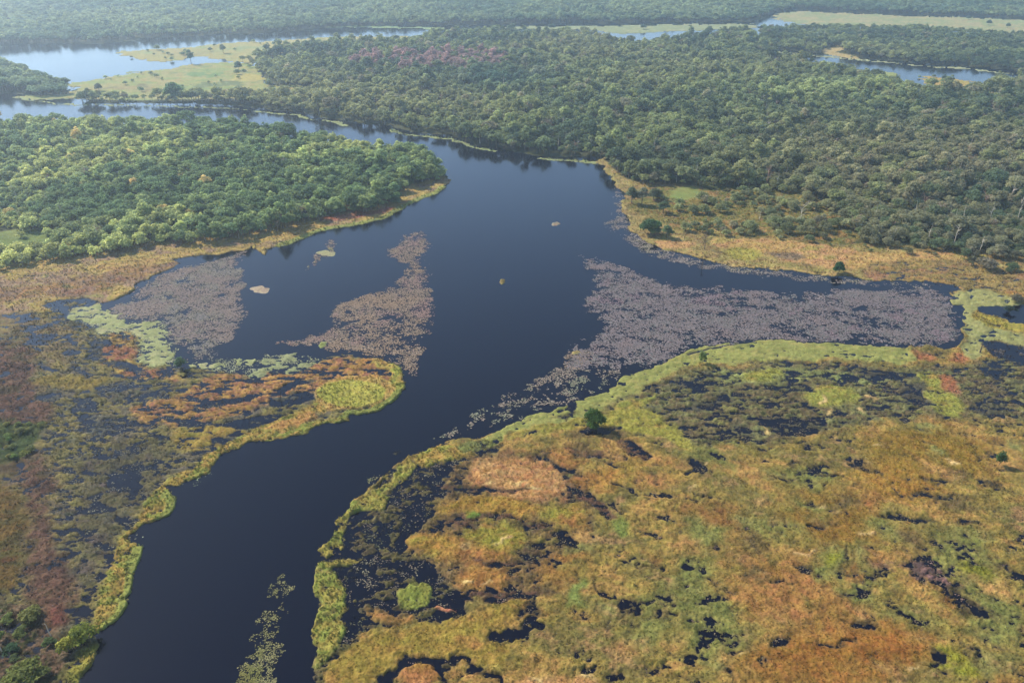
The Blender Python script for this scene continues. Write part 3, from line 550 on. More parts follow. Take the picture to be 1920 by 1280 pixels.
def scatter(pxpoly, step, seed, dens=None, it=0, cut=()):
    P = wpoly(pxpoly, it); r = np.random.RandomState(seed)
    gx, gy = np.meshgrid(np.arange(P[:, 0].min(), P[:, 0].max(), step), np.arange(P[:, 1].min(), P[:, 1].max(), step))
    gx = gx.ravel() + r.uniform(-.48, .48, gx.size) * step; gy = gy.ravel() + r.uniform(-.48, .48, gy.size) * step
    k = np.abs(gx) < gy * .85 + 160; gx, gy = gx[k], gy[k]
    k = sdf(P, gx + fbm(gx, gy, 25, seed + 3) * 5, gy + fbm(gx, gy, 25, seed + 4) * 5) > 0; gx, gy = gx[k], gy[k]
    for c in cut:
        k = sdf(wpoly(c, 0), gx, gy) < 0; gx, gy = gx[k], gy[k]
    if dens is not None:
        k = r.uniform(size=gx.size) < dens(gx, gy); gx, gy = gx[k], gy[k]
    return gx, gy
def tint_of(x, y, where, r):
    n = fbm(x, y, 60, 41, 3); n2 = fbm(x, y, 200, 42, 2); px, py = pix(x, y)
    g = r.uniform(size=x.size); e = r.uniform(size=x.size)
    def mixc(a, b_, t): return a * (1 - t[:, None]) + b_ * t[:, None]
    if where == 'left':
        dark, mid, lite = np.array([.05, .078, .032]), np.array([.115, .14, .05]), np.array([.2, .205, .07])
        c = mixc(mixc(np.tile(dark, (x.size, 1)), mid, np.clip(.5 + n + (g - .5), 0, 1)), lite, np.clip((py - 290) / 170 * (1 - px / 420) * .9 + n * .5 + (g - .6) * .5, 0, .9))
        c = np.where((e > .992)[:, None], np.array([.2, .17, .06]), c)
    elif where == 'main':
        dark, mid, oliv, brn = np.array([.036, .052, .026]), np.array([.09, .106, .04]), np.array([.11, .112, .046]), np.array([.105, .09, .055])
        c = mixc(np.tile(dark, (x.size, 1)), mid, np.clip(.5 + n + (g - .5) * 1.2, 0, 1))
        c = mixc(c, oliv, np.clip(n2 * .8 + (e - .5) * .5 + .15, 0, .8))
        rb = np.clip((px - 1150) / 500, 0, 1) * np.clip((py - 190) / 130, 0, 1)
        c = mixc(c, brn, np.clip(rb * .55 * (g > .35) + (g > .965) * .8, 0, .9))
        lt = np.exp(-((px - 1530) / 170) ** 2 - ((py - 185) / 26) ** 2); c = mixc(c, np.array([.13, .15, .06]), np.clip(lt * .9 + (g - .5) * .2, 0, 1))
        red = (np.abs((px - 815) / 135) ** 2 + np.abs((py - 124) / 17) ** 2) < 1 + n * .5
        c = np.where((red & (e > .25))[:, None], np.array([.122, .08, .066]) * (.8 + .4 * g[:, None]), c)
        k2 = np.exp(-((px - 930) / 90) ** 2 - ((py - 160) / 22) ** 2); c = mixc(c, np.array([.03, .055, .035]), np.clip(k2, 0, .9))
    else:
        dark, mid = np.array([.05, .075, .04]), np.array([.1, .12, .055])
        c = mixc(np.tile(dark, (x.size, 1)), mid, np.clip(.5 + n2 * .8 + (g - .5) * 1.2, 0, 1))
    return np.clip(c * 1.55 * (.7 + .6 * r.uniform(size=(x.size, 1))), .01, .6)
PTS = []
def add_trees(poly, step, seed, where, kinds, smin, smax, cut=(), dens=None, lowfn=None):
    x, y = scatter(poly, step, seed, dens, cut=cut); r = np.random.RandomState(seed + 1)
    n = x.size
    kd = r.choice(kinds, n); s = r.uniform(smin, smax, n) * (1 + .22 * fbm(x, y, 45, seed + 9, 2))
    if lowfn is not None: s = s * lowfn(x, y)
    PTS.append(dict(x=x, y=y, k=kd, s=s, rz=r.uniform(0, 6.28, n), c=tint_of(x, y, where, r), w=np.array([where] * n)))
BIG = [0, 1, 2, 3, 4, 0, 2, 5]
def lowl(x, y):
    px, py = pix(x, y); return 1 - .52 * np.clip((py - 265) / 130, 0, 1) * np.clip(1.15 - px / 330, 0, 1)
MEADOWS = [LAYERS[i][0] for i in range(5, 10)] + [LAYERS[i][0] for i in range(14, 17)]
add_trees(LEFT_FOREST, 6.2, 1, 'left', BIG, .45, 1.1, cut=(CLEARING,), lowfn=lowl)
add_trees(LEFT_FOREST, 8.0, 31, 'left', [6, 7, 8, 8], .8, 1.7, cut=(CLEARING,))
FORKS = [11, 12, 13, 13]
add_trees(LEFT_FOREST, 21, 37, 'left', [0, 2, 3, 5, 4], 1.05, 1.4, cut=(CLEARING,), lowfn=lowl)
add_trees(MAIN_FOREST, 22, 38, 'main', [0, 2, 3, 5, 5, 4], 1.15, 1.55, cut=MEADOWS, dens=lambda x, y: np.where((pix(x, y)[1] > 395) | ((pix(x, y)[0] < 540) & (pix(x, y)[1] > 150)), .12, .8))
add_trees(LEFT_FOREST, 30, 33, 'left', FORKS, .6, .95, cut=(CLEARING,))
NEAR_MAIN = [p for p in MAIN_FOREST]
def d_main(x, y):
    px, py = pix(x, y); return np.where(py > 400, .38 + .4 * (fbm(x, y, 30, 55, 2) > 0), .95)
def l_main(x, y):
    px, py = pix(x, y); return np.where((px > 1400) & (py > 405), .72, 1.0)
add_trees(MAIN_FOREST, 6.9, 2, 'main', BIG, .5, 1.15, dens=d_main, lowfn=l_main, cut=MEADOWS)
def d_low(x, y):
    px, py = pix(x, y); return np.where((px > 1380) & (py > 395), .9, .45)
add_trees([(1120,300),(1600,240),(2400,240),(2400,560),(1920,490),(1800,484),(1700,472),(1610,458),(1575,430),(1560,395),(1545,374),(1400,354),(1280,352),(1200,347)], 6.5, 36, 'main', [6, 7, 8, 8], .8, 1.6, dens=d_low)
add_trees(MAIN_FOREST, 21, 34, 'main', FORKS, .6, 1.05, cut=MEADOWS)
add_trees(FAR_RIGHT_WOOD, 8.5, 3, 'main', BIG, .7, 1.1, cut=MEADOWS)
add_trees(LEFT_CLUMP, 6.8, 4, 'far', BIG, .85, 1.3)
for q_, pm in enumerate(MEADOWS):
    add_trees(pm, 15, 60 + q_, 'far', [6, 7, 8, 8], .5, 1.3, dens=lambda x, y: np.clip(.12 + .6 * fbm(x, y, 60, 92, 2), .0, .5))
add_trees(FAR_WOOD, 10.5, 5, 'far', BIG, .85, 1.35)
add_trees([(455,118),(560,112),(600,170),(520,165),(505,150)], 11, 8, 'main', BIG, .6, .9, dens=lambda x, y: np.full(x.shape, .8))
# scrub on the north-east bank and low bushes elsewhere
SCRUB = [(1185,352),(1240,362),(1300,378),(1400,360),(1550,372),(1570,420),(1610,458),(1600,468),(1560,464),(1470,455),(1400,448),(1290,440),(1250,425),(1240,400),(1190,385)]
add_trees(CLEARING, 8, 23, 'left', [6, 7, 8], .5, 1.1, dens=lambda x, y: np.clip(.25 + .8 * fbm(x, y, 18, 91, 3), .02, .9))
add_trees(SCRUB, 6.0, 21, 'main', [6, 7, 8, 8], .6, 1.25, cut=([(1240,346),(1295,348),(1315,365),(1292,380),(1255,380)],), dens=lambda x, y: np.clip(.40 + .9 * fbm(x, y, 22, 77, 3), 0.03, .95))
add_trees([(1560,462),(1700,472),(1800,484),(1920,488),(1920,515),(1830,505),(1790,490),(1650,478)], 7, 22, 'main', [6, 7, 8], .5, 1.0, dens=lambda x, y: np.full(x.shape, .5))
A = {k: np.concatenate([p[k] for p in PTS]) for k in PTS[0]}
A['z'] = np.maximum(height_at(A['x'], A['y']), 0) - .1
px_, py_ = pix(A['x'], A['y'])
A['px'], A['py'] = px_, py_
dcam = np.hypot(A['x'], A['y'])
isbare = A['k'] > 10
isshrub = np.isin(A['k'], SHRUBS)
inframe = (px_ > 4) & (px_ < 1916)
order = np.argsort(dcam + np.where(inframe & ~isshrub & ~isbare, 0, 1e6)); SINGLE_T = order[:298]
order = np.argsort(dcam + np.where(inframe & isshrub, 0, 1e6)); SINGLE_S = order[:min(int((inframe & isshrub).sum()), 260)]
single = np.zeros(len(dcam), bool); single[SINGLE_T] = True; single[SINGLE_S] = True

def set_tint(o, c): o['tint'] = tuple(float(v) for v in c)
def place_tree(name, kd, x, y, z, s, rz, tint, label, cat, group=None, sz=None):
    e = bpy.data.objects.new(name, None); C.objects.link(e)
    e.empty_display_size = 1; e.location = (x, y, z); e.rotation_euler = (0, 0, rz); e.scale = (s, s, sz or s)
    e['label'] = label; e['category'] = cat
    if group: e['group'] = group
    tint = tuple(tint)
    for nm, me in (('crown', KINDS[kd][0]), ('trunk', KINDS[kd][1])):
        o = bpy.data.objects.new(nm, me); C.objects.link(o); o.parent = e
        if nm == 'crown': set_tint(o, tint)
    return e
def tone(c):
    r_, g_, b_ = c; v = (r_ + g_ + b_) / 3
    if r_ > g_ * 1.6: return 'reddish'
    if r_ > g_ * 1.02: return 'brownish' if v < .11 else 'tan'
    if r_ > g_ * .86: return 'olive' if v < .1 else 'pale olive'
    return 'dark green' if v < .055 else ('mid green' if v < .085 else 'bright green')
def where_words(px, py, w):
    if w == 'left':
        for lim, tx in ((90,'at the left end of the left forest'),(180,'below the pale clearing at left'),(300,'behind the orange left bank'),(430,'behind the grey lily mat bank'),(560,'where the left forest nears the lake'),(690,'above the reddish left bank strip'),(760,'by the grassy left point')):
            if px < lim: return tx
        return 'on the wooded point at the lake narrows'
    for lim, tx in ((1160,'along the far lake shore'),(1300,'behind the small green right field'),(1400,'behind the scrubby right bank'),(1500,'near the pale bare tree at right'),(1600,'behind the small dark shore tree'),(1720,'behind the middle of the tan shore'),(1830,'behind the tan shore at right'),(2400,'at the right end of the right forest')):
        if px < lim: return tx
    return 'in the right forest'
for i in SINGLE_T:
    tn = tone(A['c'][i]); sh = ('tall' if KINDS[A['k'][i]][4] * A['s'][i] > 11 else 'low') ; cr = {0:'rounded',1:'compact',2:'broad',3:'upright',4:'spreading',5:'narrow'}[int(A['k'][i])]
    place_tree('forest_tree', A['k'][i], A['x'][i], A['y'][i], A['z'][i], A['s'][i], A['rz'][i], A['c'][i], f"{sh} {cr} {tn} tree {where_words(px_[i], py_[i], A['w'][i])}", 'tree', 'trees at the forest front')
for i in SINGLE_S:
    tn = tone(A['c'][i]); sh = 'large' if KINDS[A['k'][i]][4] * A['s'][i] > 4.2 else 'small'
    cr = {6:'rounded',7:'ragged',8:'spreading'}[int(A['k'][i])]
    place_tree('shrub', A['k'][i], A['x'][i], A['y'][i], A['z'][i], A['s'][i], A['rz'][i], A['c'][i], f"{sh} {tn} {cr} shrub {where_words(px_[i], py_[i], A['w'][i])}", 'shrub', 'shrubs scattered along the forest fronts')

# the rest of the forest: one mass, its trees spread by geometry nodes
rest = np.nonzero(~single)[0]
fm = bpy.data.meshes.new('forest'); fm.vertices.add(len(rest))
fm.vertices.foreach_set('co', np.stack([A['x'][rest], A['y'][rest], A['z'][rest]], 1).astype(np.float32).ravel())
def fattr(nm, typ, key, arr): a = fm.attributes.new(nm, typ, 'POINT'); a.data.foreach_set(key, arr)
fattr('kindno', 'INT', 'value', A['k'][rest].astype(np.int32)); fattr('size', 'FLOAT', 'value', A['s'][rest].astype(np.float32))
rv = np.zeros((len(rest), 3), np.float32); rv[:, 2] = A['rz'][rest]; fattr('turn', 'FLOAT_VECTOR', 'vector', rv.ravel())
fattr('tint', 'FLOAT_COLOR', 'color', np.concatenate([A['c'][rest], np.ones((len(rest), 1))], 1).astype(np.float32).ravel())
forest = link('forest', fm, None, kind='stuff', label='dense broadleaf forest stretching back from both shores into the haze', category='forest')
src = bpy.data.collections.new('tree_kinds')
for i, kd in enumerate(KINDS):
    o = bpy.data.objects.new('kind_%02d' % i, kd[2]); src.objects.link(o)
ng = bpy.data.node_groups.new('forest', 'GeometryNodeTree')
ng.interface.new_socket('Geometry', in_out='INPUT', socket_type='NodeSocketGeometry'); ng.interface.new_socket('Geometry', in_out='OUTPUT', socket_type='NodeSocketGeometry')
gi = ng.nodes.new('NodeGroupInput'); go = ng.nodes.new('NodeGroupOutput')
ci = ng.nodes.new('GeometryNodeCollectionInfo'); ci.inputs[0].default_value = src; ci.inputs[1].default_value = True; ci.inputs[2].default_value = True
ip = ng.nodes.new('GeometryNodeInstanceOnPoints'); ip.inputs['Pick Instance'].default_value = True
def na(nm, dt):
    n = ng.nodes.new('GeometryNodeInputNamedAttribute'); n.data_type = dt; n.inputs[0].default_value = nm; return n.outputs[0]
gl = ng.links.new
gl(gi.outputs[0], ip.inputs['Points']); gl(ci.outputs[0], ip.inputs['Instance'])
gl(na('kindno', 'INT'), ip.inputs['Instance Index']); gl(na('size', 'FLOAT'), ip.inputs['Scale'])
er = ng.nodes.new('FunctionNodeEulerToRotation'); gl(na('turn', 'FLOAT_VECTOR'), er.inputs[0]); gl(er.outputs[0], ip.inputs['Rotation'])
gl(ip.outputs[0], go.inputs[0])
md = forest.modifiers.new('forest', 'NODES'); md.node_group = ng

# ------------------------------------------------------------------ trees and shrubs that stand on their own
def at(px, py):
    x, y = ground(px, py); return float(x), float(y)
def lone(name, px, py, kd, wpx, hpx, tint, label, cat, group=None, rz=0, z=None):
    x, y = at(px, py); d = y * CP + CAM_H * SP; m = d / FPX
    th = math.atan2(CAM_H, y)
    tint = tuple(1.35 * v for v in tint)
    s = wpx * m / (2 * KINDS[kd][3]) / 1.08; hh = max(hpx * m / math.cos(th) - .5 * wpx * m * math.tan(th) * .6, wpx * m * .45); sz = hh / KINDS[kd][4]
    zz = max(float(height_at(x, y)), 0) - .1 if z is None else z
    return place_tree(name, kd, x, y, zz, s, rz, tint, label, cat, group, sz)
DG = (.03, .062, .02)
lone('lone_tree', 1116, 804, 9, 42, 42, (.024, .05, .012), 'dense round dark green tree standing alone on the marsh right of the river bend', 'tree', rz=1)
lone('lone_tree', 1572, 514, 9, 24, 24, (.018, .045, .022), 'small dark tree alone at the water edge of the tan shore', 'tree')
lone('lone_tree', 1316, 682, 8, 15, 23, (.07, .1, .03), 'small upright bush tree on the pale green margin above the right marsh', 'tree', rz=2)
lone('shrub', 340, 690, 8, 22, 20, (.035, .06, .03), 'dark shrub at the edge of the pale floating weed left of the lake', 'shrub', rz=1)
lone('shrub', 1893, 585, 7, 26, 12, (.012, .02, .014), 'black-green flat shrub standing in the small pool at the right edge', 'shrub')
lone('shrub', 1905, 566, 8, 26, 14, (.07, .065, .04), 'brown low shrub above the small pool at the right edge', 'shrub')
lone('shrub', 1872, 874, 8, 20, 26, (.03, .055, .018), 'dark green bush alone in the ochre grass at the far right', 'shrub')
lone('tree', 1220, 440, 9, 42, 32, (.03, .06, .022), 'broad dark tree at the tip of the tan bank beside the lake', 'tree', rz=2)
lone('tree', 1250, 447, 10, 22, 26, (.06, .085, .035), 'lighter narrow tree just right of the broad dark tree on the tan bank', 'tree', rz=1)
lone('tree', 1184, 384, 10, 24, 34, (.05, .065, .035), 'thin tree with pale stems at the water edge of the north-east bank', 'tree', rz=1)
lone('tree', 1203, 386, 10, 22, 36, (.075, .08, .05), 'taller grey-green tree in the pair at the water edge of the north-east bank', 'tree', rz=3)
lone('tree', 1225, 376, 9, 26, 24, (.06, .07, .04), 'rounded tree behind the pair at the water edge of the north-east bank', 'tree', rz=3)
lone('tree', 1243, 401, 10, 22, 26, (.04, .06, .03), 'dark tree in front of the small green field', 'tree', rz=3)
lone('shrub', 1898, 508, 8, 22, 16, (.05, .07, .03), 'round dark shrub on the tan shore near the right edge', 'shrub')
lone('shrub', 1848, 505, 6, 40, 12, (.09, .08, .05), 'low brown shrub where the tan shore ends at the right', 'shrub')
lone('field_tree', 359, 121, 10, 13, 27, (.035, .065, .04), 'tall narrow tree at the tip of the far lake inlet', 'tree')
lone('field_tree', 419, 101, 10, 12, 17, (.06, .08, .05), 'small tree on the straw strip beyond the far lake inlet', 'tree')
lone('field_tree', 448, 133, 9, 15, 17, (.045, .07, .045), 'dark round tree at the edge of the bright far meadow', 'tree')
lone('field_tree', 331, 191, 9, 34, 36, (.05, .09, .035), 'large green tree above the hedge of trees along the channel', 'tree', rz=2)
lone('field_tree', 186, 172, 9, 14, 15, (.06, .07, .05), 'lone dark bush tree on the near edge of the far meadow', 'tree')
lone('field_tree', 450, 184, 10, 18, 22, (.04, .07, .035), 'dark tree standing out of the hedge near the channel bend', 'tree')
for (px, py, wd, hp, lb) in ((1853,48,11,9,'left of two small dark bushes on the far right meadow'),(1889,53,9,8,'right of two small dark bushes on the far right meadow'),(1035,56,14,10,'dark bush on the thin far meadow, left of the other'),(1206,56,12,9,'dark bush on the thin far meadow, right of the other'),(1815,38,10,7,'hazy bush at the upper edge of the far right meadow'),(1768,155,10,13,'dark bush on the orange clearing by the right channel')):
    lone('field_bush', px, py, 8, wd, hp, (.05, .07, .045), lb, 'bush', 'bushes on the far meadows')
# bushes at the lower left
for (px, py, kd, wd, hp, tn, lb) in ((160,1200,8,58,38,(.07,.095,.02),'bright olive bush overhanging the river at the lower left'),(128,1218,6,44,30,(.11,.13,.03),'yellow-green bush left of the one overhanging the river'),(95,1208,7,34,20,(.035,.06,.025),'small dark bush behind the yellow-green bush at the lower left'),(48,1275,8,76,36,(.065,.085,.025),'large olive bush at the lower left corner'),(24,1222,7,40,18,(.02,.045,.025),'low dark bush by the pale stump at the left edge'),(4,1200,7,24,22,(.05,.08,.025),'green bush cut by the left edge'),(40,1190,7,40,16,(.05,.07,.025),'dark tuft bush behind the pale dead reeds at the lower left'),(60,1160,6,50,18,(.07,.085,.03),'olive bush between the red plants and the lower left bushes'),(15,1165,7,36,16,(.06,.085,.03),'small green bush at the left edge above the pale stump'),(28,1238,7,30,14,(.045,.065,.03),'dark bush just below the pale stump at the left edge'),(80,1268,6,40,20,(.06,.08,.03),'bush between the corner bush and the dark pool at the lower left')):
    lone('bush', px, py, kd, wd * .88, hp * .8, (tn[0] * 1.15, tn[1], tn[2] * .8), lb, 'bush', 'bushes at the lower left', rz=px)
rr_ = random.Random(5)
for k in range(16):
    px, py = rr_.uniform(2, 92), rr_.uniform(798, 862)
    lone('low_bush', px, py, rr_.choice((6, 7)), rr_.uniform(12, 24), rr_.uniform(5, 9), (rr_.uniform(.06, .095), rr_.uniform(.075, .1), .025), 'low green bush among the red plants at the left edge', 'bush', 'low green bushes at the left edge', rz=k)

def bare_tree(name, px, py, hpx, wpx, seed, mat, label, cat, nb=6, twigs=0, r0=None, group=None):
    x, y = at(px, py); d = y * CP + CAM_H * SP; m = d / FPX; th = math.atan2(CAM_H, y)
    ht = hpx * m / math.cos(th)
    v, f = bare(seed, ht, wpx * m * .5, nb, r0 or max(.22, .5 * m), twigs)
    o = link(name, make_mesh(name, v, f), mat); o.location = (x, y, max(float(height_at(x, y)), 0) - .1)
    o['label'] = label; o['category'] = cat
    if group: o['group'] = group
    return o
bare_tree('bare_tree', 1499, 424, 40, 26, 3, M_pale, 'pale bare tree with forked limbs in the scrub of the right bank', 'dead tree', 8, 2)
bare_tree('bare_tree', 1321, 468, 26, 22, 4, M_twig, 'grey twiggy leafless tree on the tan shore', 'dead tree', 16, 5, .3)
bare_tree('bare_tree', 1436, 352, 38, 22, 5, M_pinkwood, 'pinkish leafless tree at the edge of the right forest', 'dead tree', 14, 4, .35)
bare_tree('bare_tree', 1550, 336, 36, 30, 6, M_pinkwood, 'leafless tree with wide pinkish crown in the right forest', 'dead tree', 18, 5, .35)
bare_tree('snag', 1738, 328, 34, 6, 7, M_pale, 'white forked dead trunk, left of the two tallest in the right forest', 'dead tree', 2)
bare_tree('snag', 1747, 356, 42, 5, 8, M_pale, 'straight pale dead trunk, right of the two tallest in the right forest', 'dead tree', 1)
for (px, py, hp, lb) in ((1545,366,22,'pale dead trunk at the forest edge above the scrub'),(1638,366,18,'thin pale trunk at the forest edge above the long tan shore'),(1733,356,12,'short pale stub beside the straight dead trunk'),(1547,163,15,'white trunk by the right channel, left of the other'),(1620,165,16,'white trunk by the right channel, right of the other'),(1633,220,18,'white trunk below the bright green canopy patch'),(1362,254,18,'white trunk left in the right forest'),(1525,280,20,'left of twin pale trunks in the right forest'),(1531,280,18,'right of twin pale trunks in the right forest'),(1620,326,20,'grey trunk between the pink tree and the white snags'),(1233,252,22,'thin white trunk standing above the middle forest'),(1223,246,20,'leaning white trunk in the middle forest'),(1240,168,18,'pale trunk high in the hazy middle forest'),(1627,404,20,'pale trunk above the tan shore'),(1423,414,18,'pale trunks in the scrub left of the bare tree'),(1660,232,14,'pale twig tree right of the bright canopy patch'),(1368,342,20,'thin grey trunk at the front of the right forest')):
    bare_tree('snag', px, py, hp * 1.25, 6, px, M_pale, lb, 'dead tree', 3, group='pale dead trunks in the forest')
bare_tree('snag', 1837, 662, 20, 8, 31, M_twig, 'dark leaning stump at the pool by the green margin', 'dead tree', 3, r0=.5)
bare_tree('snag', 96, 1192, 22, 4, 32, M_pale, 'white stake-like trunk among red plants at the lower left', 'dead tree', 1)
bare_tree('snag', 4, 1222, 24, 8, 33, M_pale, 'pale stump at the left edge', 'dead tree', 2)
bare_tree('snag', 527, 752, 18, 8, 34, M_twig, 'dark thin stump in the marsh left of the yellow reed oval', 'dead tree', 3, r0=.3)
bare_tree('snag', 1316, 503, 14, 12, 35, M_twig, 'dark twiggy bush rooted in the water under the grey leafless tree', 'dead tree', 8, 3, r0=.25)

# ------------------------------------------------------------------ floating lily pads
def mat_pad(name):
    m, t, ns, b = new_mat(name); L = t.links.new
    a_ = N(ns, 'ShaderNodeAttribute', attribute_name='Col'); L(a_.outputs['Color'], b.inputs['Base Color'])
    b.inputs['Roughness'].default_value = .75; b.inputs['Specular IOR Level'].default_value = .12
    return m
M_pad = mat_pad('lily_leaves')
def pads(name, label, fields, seed):
    r = np.random.RandomState(seed); allx, ally, allr, allc = [], [], [], []
    for (poly, n_per_m2, rmin, rmax, dens_bias, ramp, dsc) in fields:
        P = wpoly(poly, 1); x0, y0, x1, y1 = P[:, 0].min(), P[:, 1].min(), P[:, 0].max(), P[:, 1].max()
        n = int((x1 - x0) * (y1 - y0) * n_per_m2 * 3.2)
        x = r.uniform(x0, x1, n); y = r.uniform(y0, y1, n)
        s = sdf(P, x + fbm(x, y, 12, seed + 1) * 4 + fbm(x, y, 3, seed + 7, 2) * 1.2, y + fbm(x, y, 12, seed + 2) * 4)
        d = dens_bias * smooth((s + 2) / 9) + fbm(x, y, dsc, seed + 3, 4, .6, dsc * .6) * .7 * smooth((s + 2) / 9 + .3) + fbm(x, y, 2.6, seed + 13, 2) * .35 - .06
        k = (s > 0) & (d > r.uniform(0, 1, n)) & (height_at(x, y) < .05)
        x, y, s = x[k], y[k], s[k]; n = x.size
        allx.append(x); ally.append(y); allr.append(r.uniform(rmin, rmax, n) * .62)
        allc.append(ramp_col(ramp, .5 + .75 * fbm(x, y, 11, seed + 5, 4) + r.uniform(-.25, .25, n)) * r.uniform(.26, .62, (n, 1)))
    x = np.concatenate(allx); y = np.concatenate(ally); rr = np.concatenate(allr); c = np.concatenate(allc); n = x.size
    k = 6; a = np.linspace(0, 2 * np.pi, k, endpoint=False)[None] + r.uniform(0, 6, (n, 1))
    ra = rr[:, None] * r.uniform(.75, 1.15, (n, k)); tx = r.normal(0, .10, (n, 1)); ty = r.normal(0, .10, (n, 1)); z = r.uniform(.03, .12, (n, 1)) + rr[:, None] * .1
    vx = x[:, None] + ra * np.cos(a); vy = y[:, None] + ra * np.sin(a); vz = z + ra * np.cos(a) * tx + ra * np.sin(a) * ty
    VV = np.stack([vx, vy, np.maximum(vz, .012)], -1).reshape(-1, 3)
    me = make_mesh(name, VV, np.arange(n * k).reshape(n, k), np.repeat(np.clip(c, 0, .9), k, 0))
    print(name, n, 'pads')
    return link(name, me, M_pad, kind='stuff', label=label, category='lily pads')
MAUVE = [(150,132,122),(164,142,122),(138,122,120),(158,146,118),(142,134,126)]
TAN = [(168,140,112),(178,150,122),(152,134,112),(176,142,126)]
LM = [(467,466),(430,476),(395,484),(330,504),(300,513),(262,540),(218,574),(188,590),(215,604),(270,605),(300,608),(314,645),(345,658),(395,650),(436,641),(442,615),(455,592),(456,570),(464,550),(470,536),(463,528),(452,505),(447,494)]
pads('lily_pads', 'broad grey-mauve mat of lily pads in the bay left of the lake', [(LM, 1.7, .45, .85, .80, MAUVE, 14), ([(345,655),(400,645),(420,665),(400,675),(345,675)], 1.3, .3, .7, .2, MAUVE, 8), ([(120,585),(150,576),(200,580),(215,598),(300,602),(318,615),(318,644),(346,654),(345,680),(327,690),(277,690),(262,654),(255,632),(233,622),(180,630),(160,616)], 1.6, .3, .7, .3, [(190,188,140),(176,176,128)], 6), ([(340,680),(410,672),(480,670),(520,664),(600,664),(600,684),(500,704),(430,704),(400,698),(350,696)], 1.6, .3, .6, .3, [(184,184,140),(170,170,120)], 6)], 201)
CM = [(750,434),(783,428),(807,447),(806,494),(803,530),(808,580),(813,590),(812,614),(798,654),(784,687),(766,712),(758,696),(707,668),(640,657),(560,650),(493,645),(583,634),(614,622),(612,600),(617,580),(645,560),(690,550),(750,530),(770,507),(747,500),(724,470),(748,460)]
pads('lily_pads', 'tan curving mat of lily pads along the left side of the open lake', [(CM, 1.6, .4, .8, .68, TAN, 16), ([(563,514),(600,470),(617,447),(630,457),(627,477),(600,487)], 1.5, .4, .8, .6, TAN + [(170,160,110)], 10)], 202)
RM = [(1087,474),(1082,500),(1113,518),(1122,530),(1100,560),(1088,580),(1117,594),(1130,614),(1107,627),(1062,652),(1053,680),(1073,692),(1120,690),(1170,700),(1223,688),(1280,666),(1330,654),(1413,638),(1463,641),(1567,645),(1680,650),(1790,647),(1800,614),(1800,587),(1793,560),(1773,547),(1697,540),(1563,540),(1547,550),(1447,544),(1280,537),(1207,512),(1160,497),(1113,484)]
pads('lily_pads', 'widest mauve mat of lily pads filling the right arm of the lake', [(RM, 1.7, .45, .9, .64, [(150,132,126),(136,128,128),(156,138,130),(130,130,124),(152,130,130)], 11)], 203)
ST = [(1055,690),(1033,700),(1000,720),(960,738),(917,754),(880,776),(840,800),(800,822),(815,828),(870,815),(927,803),(973,787),(1030,770),(1090,750),(1150,715),(1170,702),(1120,688)]
pads('lily_pads', 'loose string of pale lily pads drifting along the right river bank', [(ST, 1.5, .4, .8, .40, [(172,158,134),(160,140,122),(150,150,120)], 9), ([(1053,660),(1110,650),(1120,680),(1060,700)], 1.2, .4, .8, .5, TAN, 8)], 204)
pads('lily_pads', 'pale fringe of lily pads hugging the north-east bank', [([(1150,345),(1172,356),(1176,400),(1190,432),(1250,470),(1363,500),(1480,512),(1620,524),(1775,536),(1700,542),(1480,524),(1350,512),(1240,488),(1180,462),(1140,430),(1130,420),(1150,400),(1135,415),(1158,375)], 1.3, .4, .85, .42, [(166,152,136),(150,136,128),(172,160,132)], 9)], 205)
pads('lily_pads', 'narrow streak of yellow-green lily leaves in the river at the bottom', [([(515,1070),(550,1066),(545,1150),(535,1210),(512,1300),(440,1300),(478,1180),(498,1100)], 4.5, .2, .42, .5, [(140,136,82),(160,152,100),(126,126,70)], 5), ([(476,1215),(490,1208),(494,1240),(480,1300),(440,1300),(452,1250)], 6, .2, .45, .8, [(146,138,70),(128,130,64),(160,146,84)], 4), ([(480,1172),(492,1164),(494,1186),(483,1192)], 5, .2, .45, .7, [(146,138,70)], 4)], 206)
pads('lily_pads', 'scattered small pads and dead leaves on the dark pools of the marshes', [([(640,990),(700,915),(745,882),(800,858),(900,845),(900,880),(840,930),(800,985),(778,1010),(800,1062),(862,1098),(850,1165),(770,1160),(690,1190),(640,1230),(600,1262),(660,1150),(640,1070)], 1.6, .2, .5, .12, [(150,142,112),(128,112,96),(112,112,80)], 4), ([(640,975),(690,914),(740,870),(770,858),(780,864),(720,900),(680,935)], 2.2, .25, .5, .3, [(160,150,110),(140,140,90)], 4), ([(900,840),(1120,800),(1300,700),(1680,690),(1915,690),(1915,1275),(700,1275),(880,1100)], .9, .2, .5, .16, [(146,128,92),(120,104,84),(116,110,76),(150,122,106)], 5), ([(40,700),(130,610),(260,700),(480,760),(330,900),(250,1000),(190,1110),(130,1000)], .9, .25, .55, .18, [(140,136,112),(124,116,92),(110,108,84)], 5)], 207)
pads('lily_pads', 'few bright lily pads off the left river bank', [([(255,1005),(285,990),(290,1000),(268,1016)], 1.0, .25, .5, .3, [(190,200,160)], 3), ([(335,905),(395,880),(400,890),(350,915)], .8, .25, .5, .15, [(180,190,140)], 3)], 208)

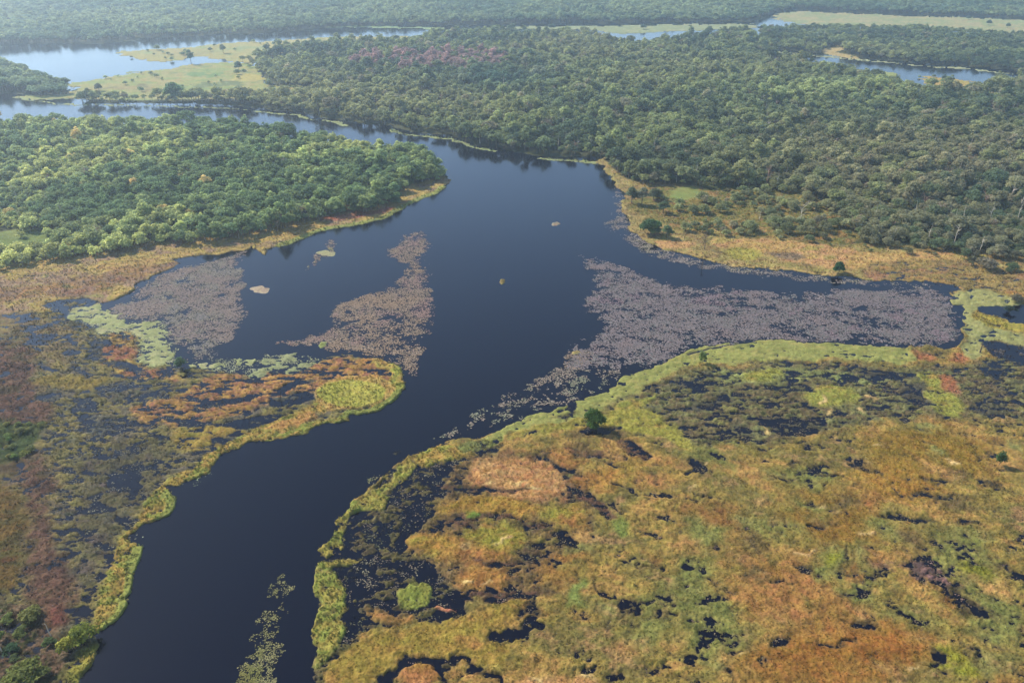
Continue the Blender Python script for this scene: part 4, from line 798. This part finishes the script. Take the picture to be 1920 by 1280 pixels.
# islets of grass afloat on the lake
def islet(px, py, wpx, dpx, hm, ramp, label, seed):
    x, y = at(px, py); d = y * CP + CAM_H * SP; m = d / FPX
    rx = wpx * m / 2; x2, y2 = at(px, py - dpx / 2); x1, y1 = at(px, py + dpx / 2); ry = (y2 - y1) / 2
    n, k = 14, 40; VV = []; r = np.random.RandomState(seed)
    for i in range(n + 1):
        for j in range(k):
            a = 2 * math.pi * j / k; q = i / n; e = 1 + .25 * math.sin(2 * a + seed) + .12 * math.sin(5 * a + 2 * seed)
            VV.append((rx * q * e * math.cos(a), ry * q * e * math.sin(a), hm * (1 - q ** 3) * (1 + .5 * r.uniform(-1, 1)) - .05))
    VV = np.array(VV); F = [(i * k + j, (i + 1) * k + j, (i + 1) * k + (j + 1) % k, i * k + (j + 1) % k) for i in range(n) for j in range(k)]
    c = ramp_col(ramp, .5 + .6 * fbm(VV[:, 0] + x, VV[:, 1] + y, 2, seed, 3))
    o = link('grass_islet', make_mesh('grass_islet', VV, F, c, smooth_=True), M_reed, label=label, category='islet'); o.location = (x, y, 0)
islet(488, 543, 36, 14, .35, [(150,134,104),(134,112,96),(160,144,108)], 'tan kite-shaped grass islet at the edge of the grey lily mat', 3)
islet(942, 528, 13, 8, .8, [(126,116,62),(112,94,56)], 'small yellow-brown grass islet in the middle of the lake', 5)
islet(1042, 420, 14, 8, .6, [(140,116,92),(120,118,100)], 'pale pinkish islet in the open water near the far shore', 7)
islet(612, 475, 34, 12, .3, [(140,132,96),(124,120,84)], 'pale straw islet in the small drifting pad patch', 9)
islet(605, 646, 18, 10, .5, [(124,128,74),(112,118,66)], 'small yellow-green islet inside the tan lily mat', 11)
islet(1080, 661, 16, 8, .5, [(150,134,80),(132,116,76)], 'small yellow islet at the near corner of the right lily mat', 13)

# ------------------------------------------------------------------ haze
hm_, t, ns, b = new_mat('haze'); ns.remove(b)
pv = N(ns, 'ShaderNodeVolumePrincipled'); pv.inputs['Color'].default_value = (.74, .88, 1.0, 1); pv.inputs['Density'].default_value = .00018; pv.inputs['Anisotropy'].default_value = .65
t.links.new(pv.outputs[0], ns['Material Output'].inputs['Volume'])
z0, z1, e = -3.0, 206.0, 9800
Vb = [(x, y, z) for z in (z0, z1) for (x, y) in ((-e, -600), (e, -600), (e, e), (-e, e))]
me = make_mesh('haze', Vb, [(3, 2, 1, 0), (4, 5, 6, 7), (0, 1, 5, 4), (1, 2, 6, 5), (2, 3, 7, 6), (3, 0, 4, 7)])
link('haze', me, hm_, kind='stuff', label='thin bluish haze over the distant forest', category='haze')
# look-alikes in one place: told apart by their order from the left
ORD = 'first second third fourth fifth sixth seventh eighth ninth tenth eleventh twelfth thirteenth fourteenth fifteenth sixteenth seventeenth eighteenth nineteenth twentieth'.split()
same = {}
for o in C.objects:
    if o.parent is None and o.get('category') and o.get('kind') is None: same.setdefault(o['label'], []).append(o)
for lb, os_ in same.items():
    n = len(os_)
    if n == 1: continue
    os_.sort(key=lambda o: pix(o.location.x, o.location.y)[0])
    for i, o in enumerate(os_):
        o['label'] = lb + (', leftmost' if i == 0 else ', rightmost' if i == n - 1 else ', middle one' if n == 3 else ', %s from left' % ORD[min(i, 19)])
print('trees', len(dcam), 'singles', single.sum(), 'terrain', nr, nc)
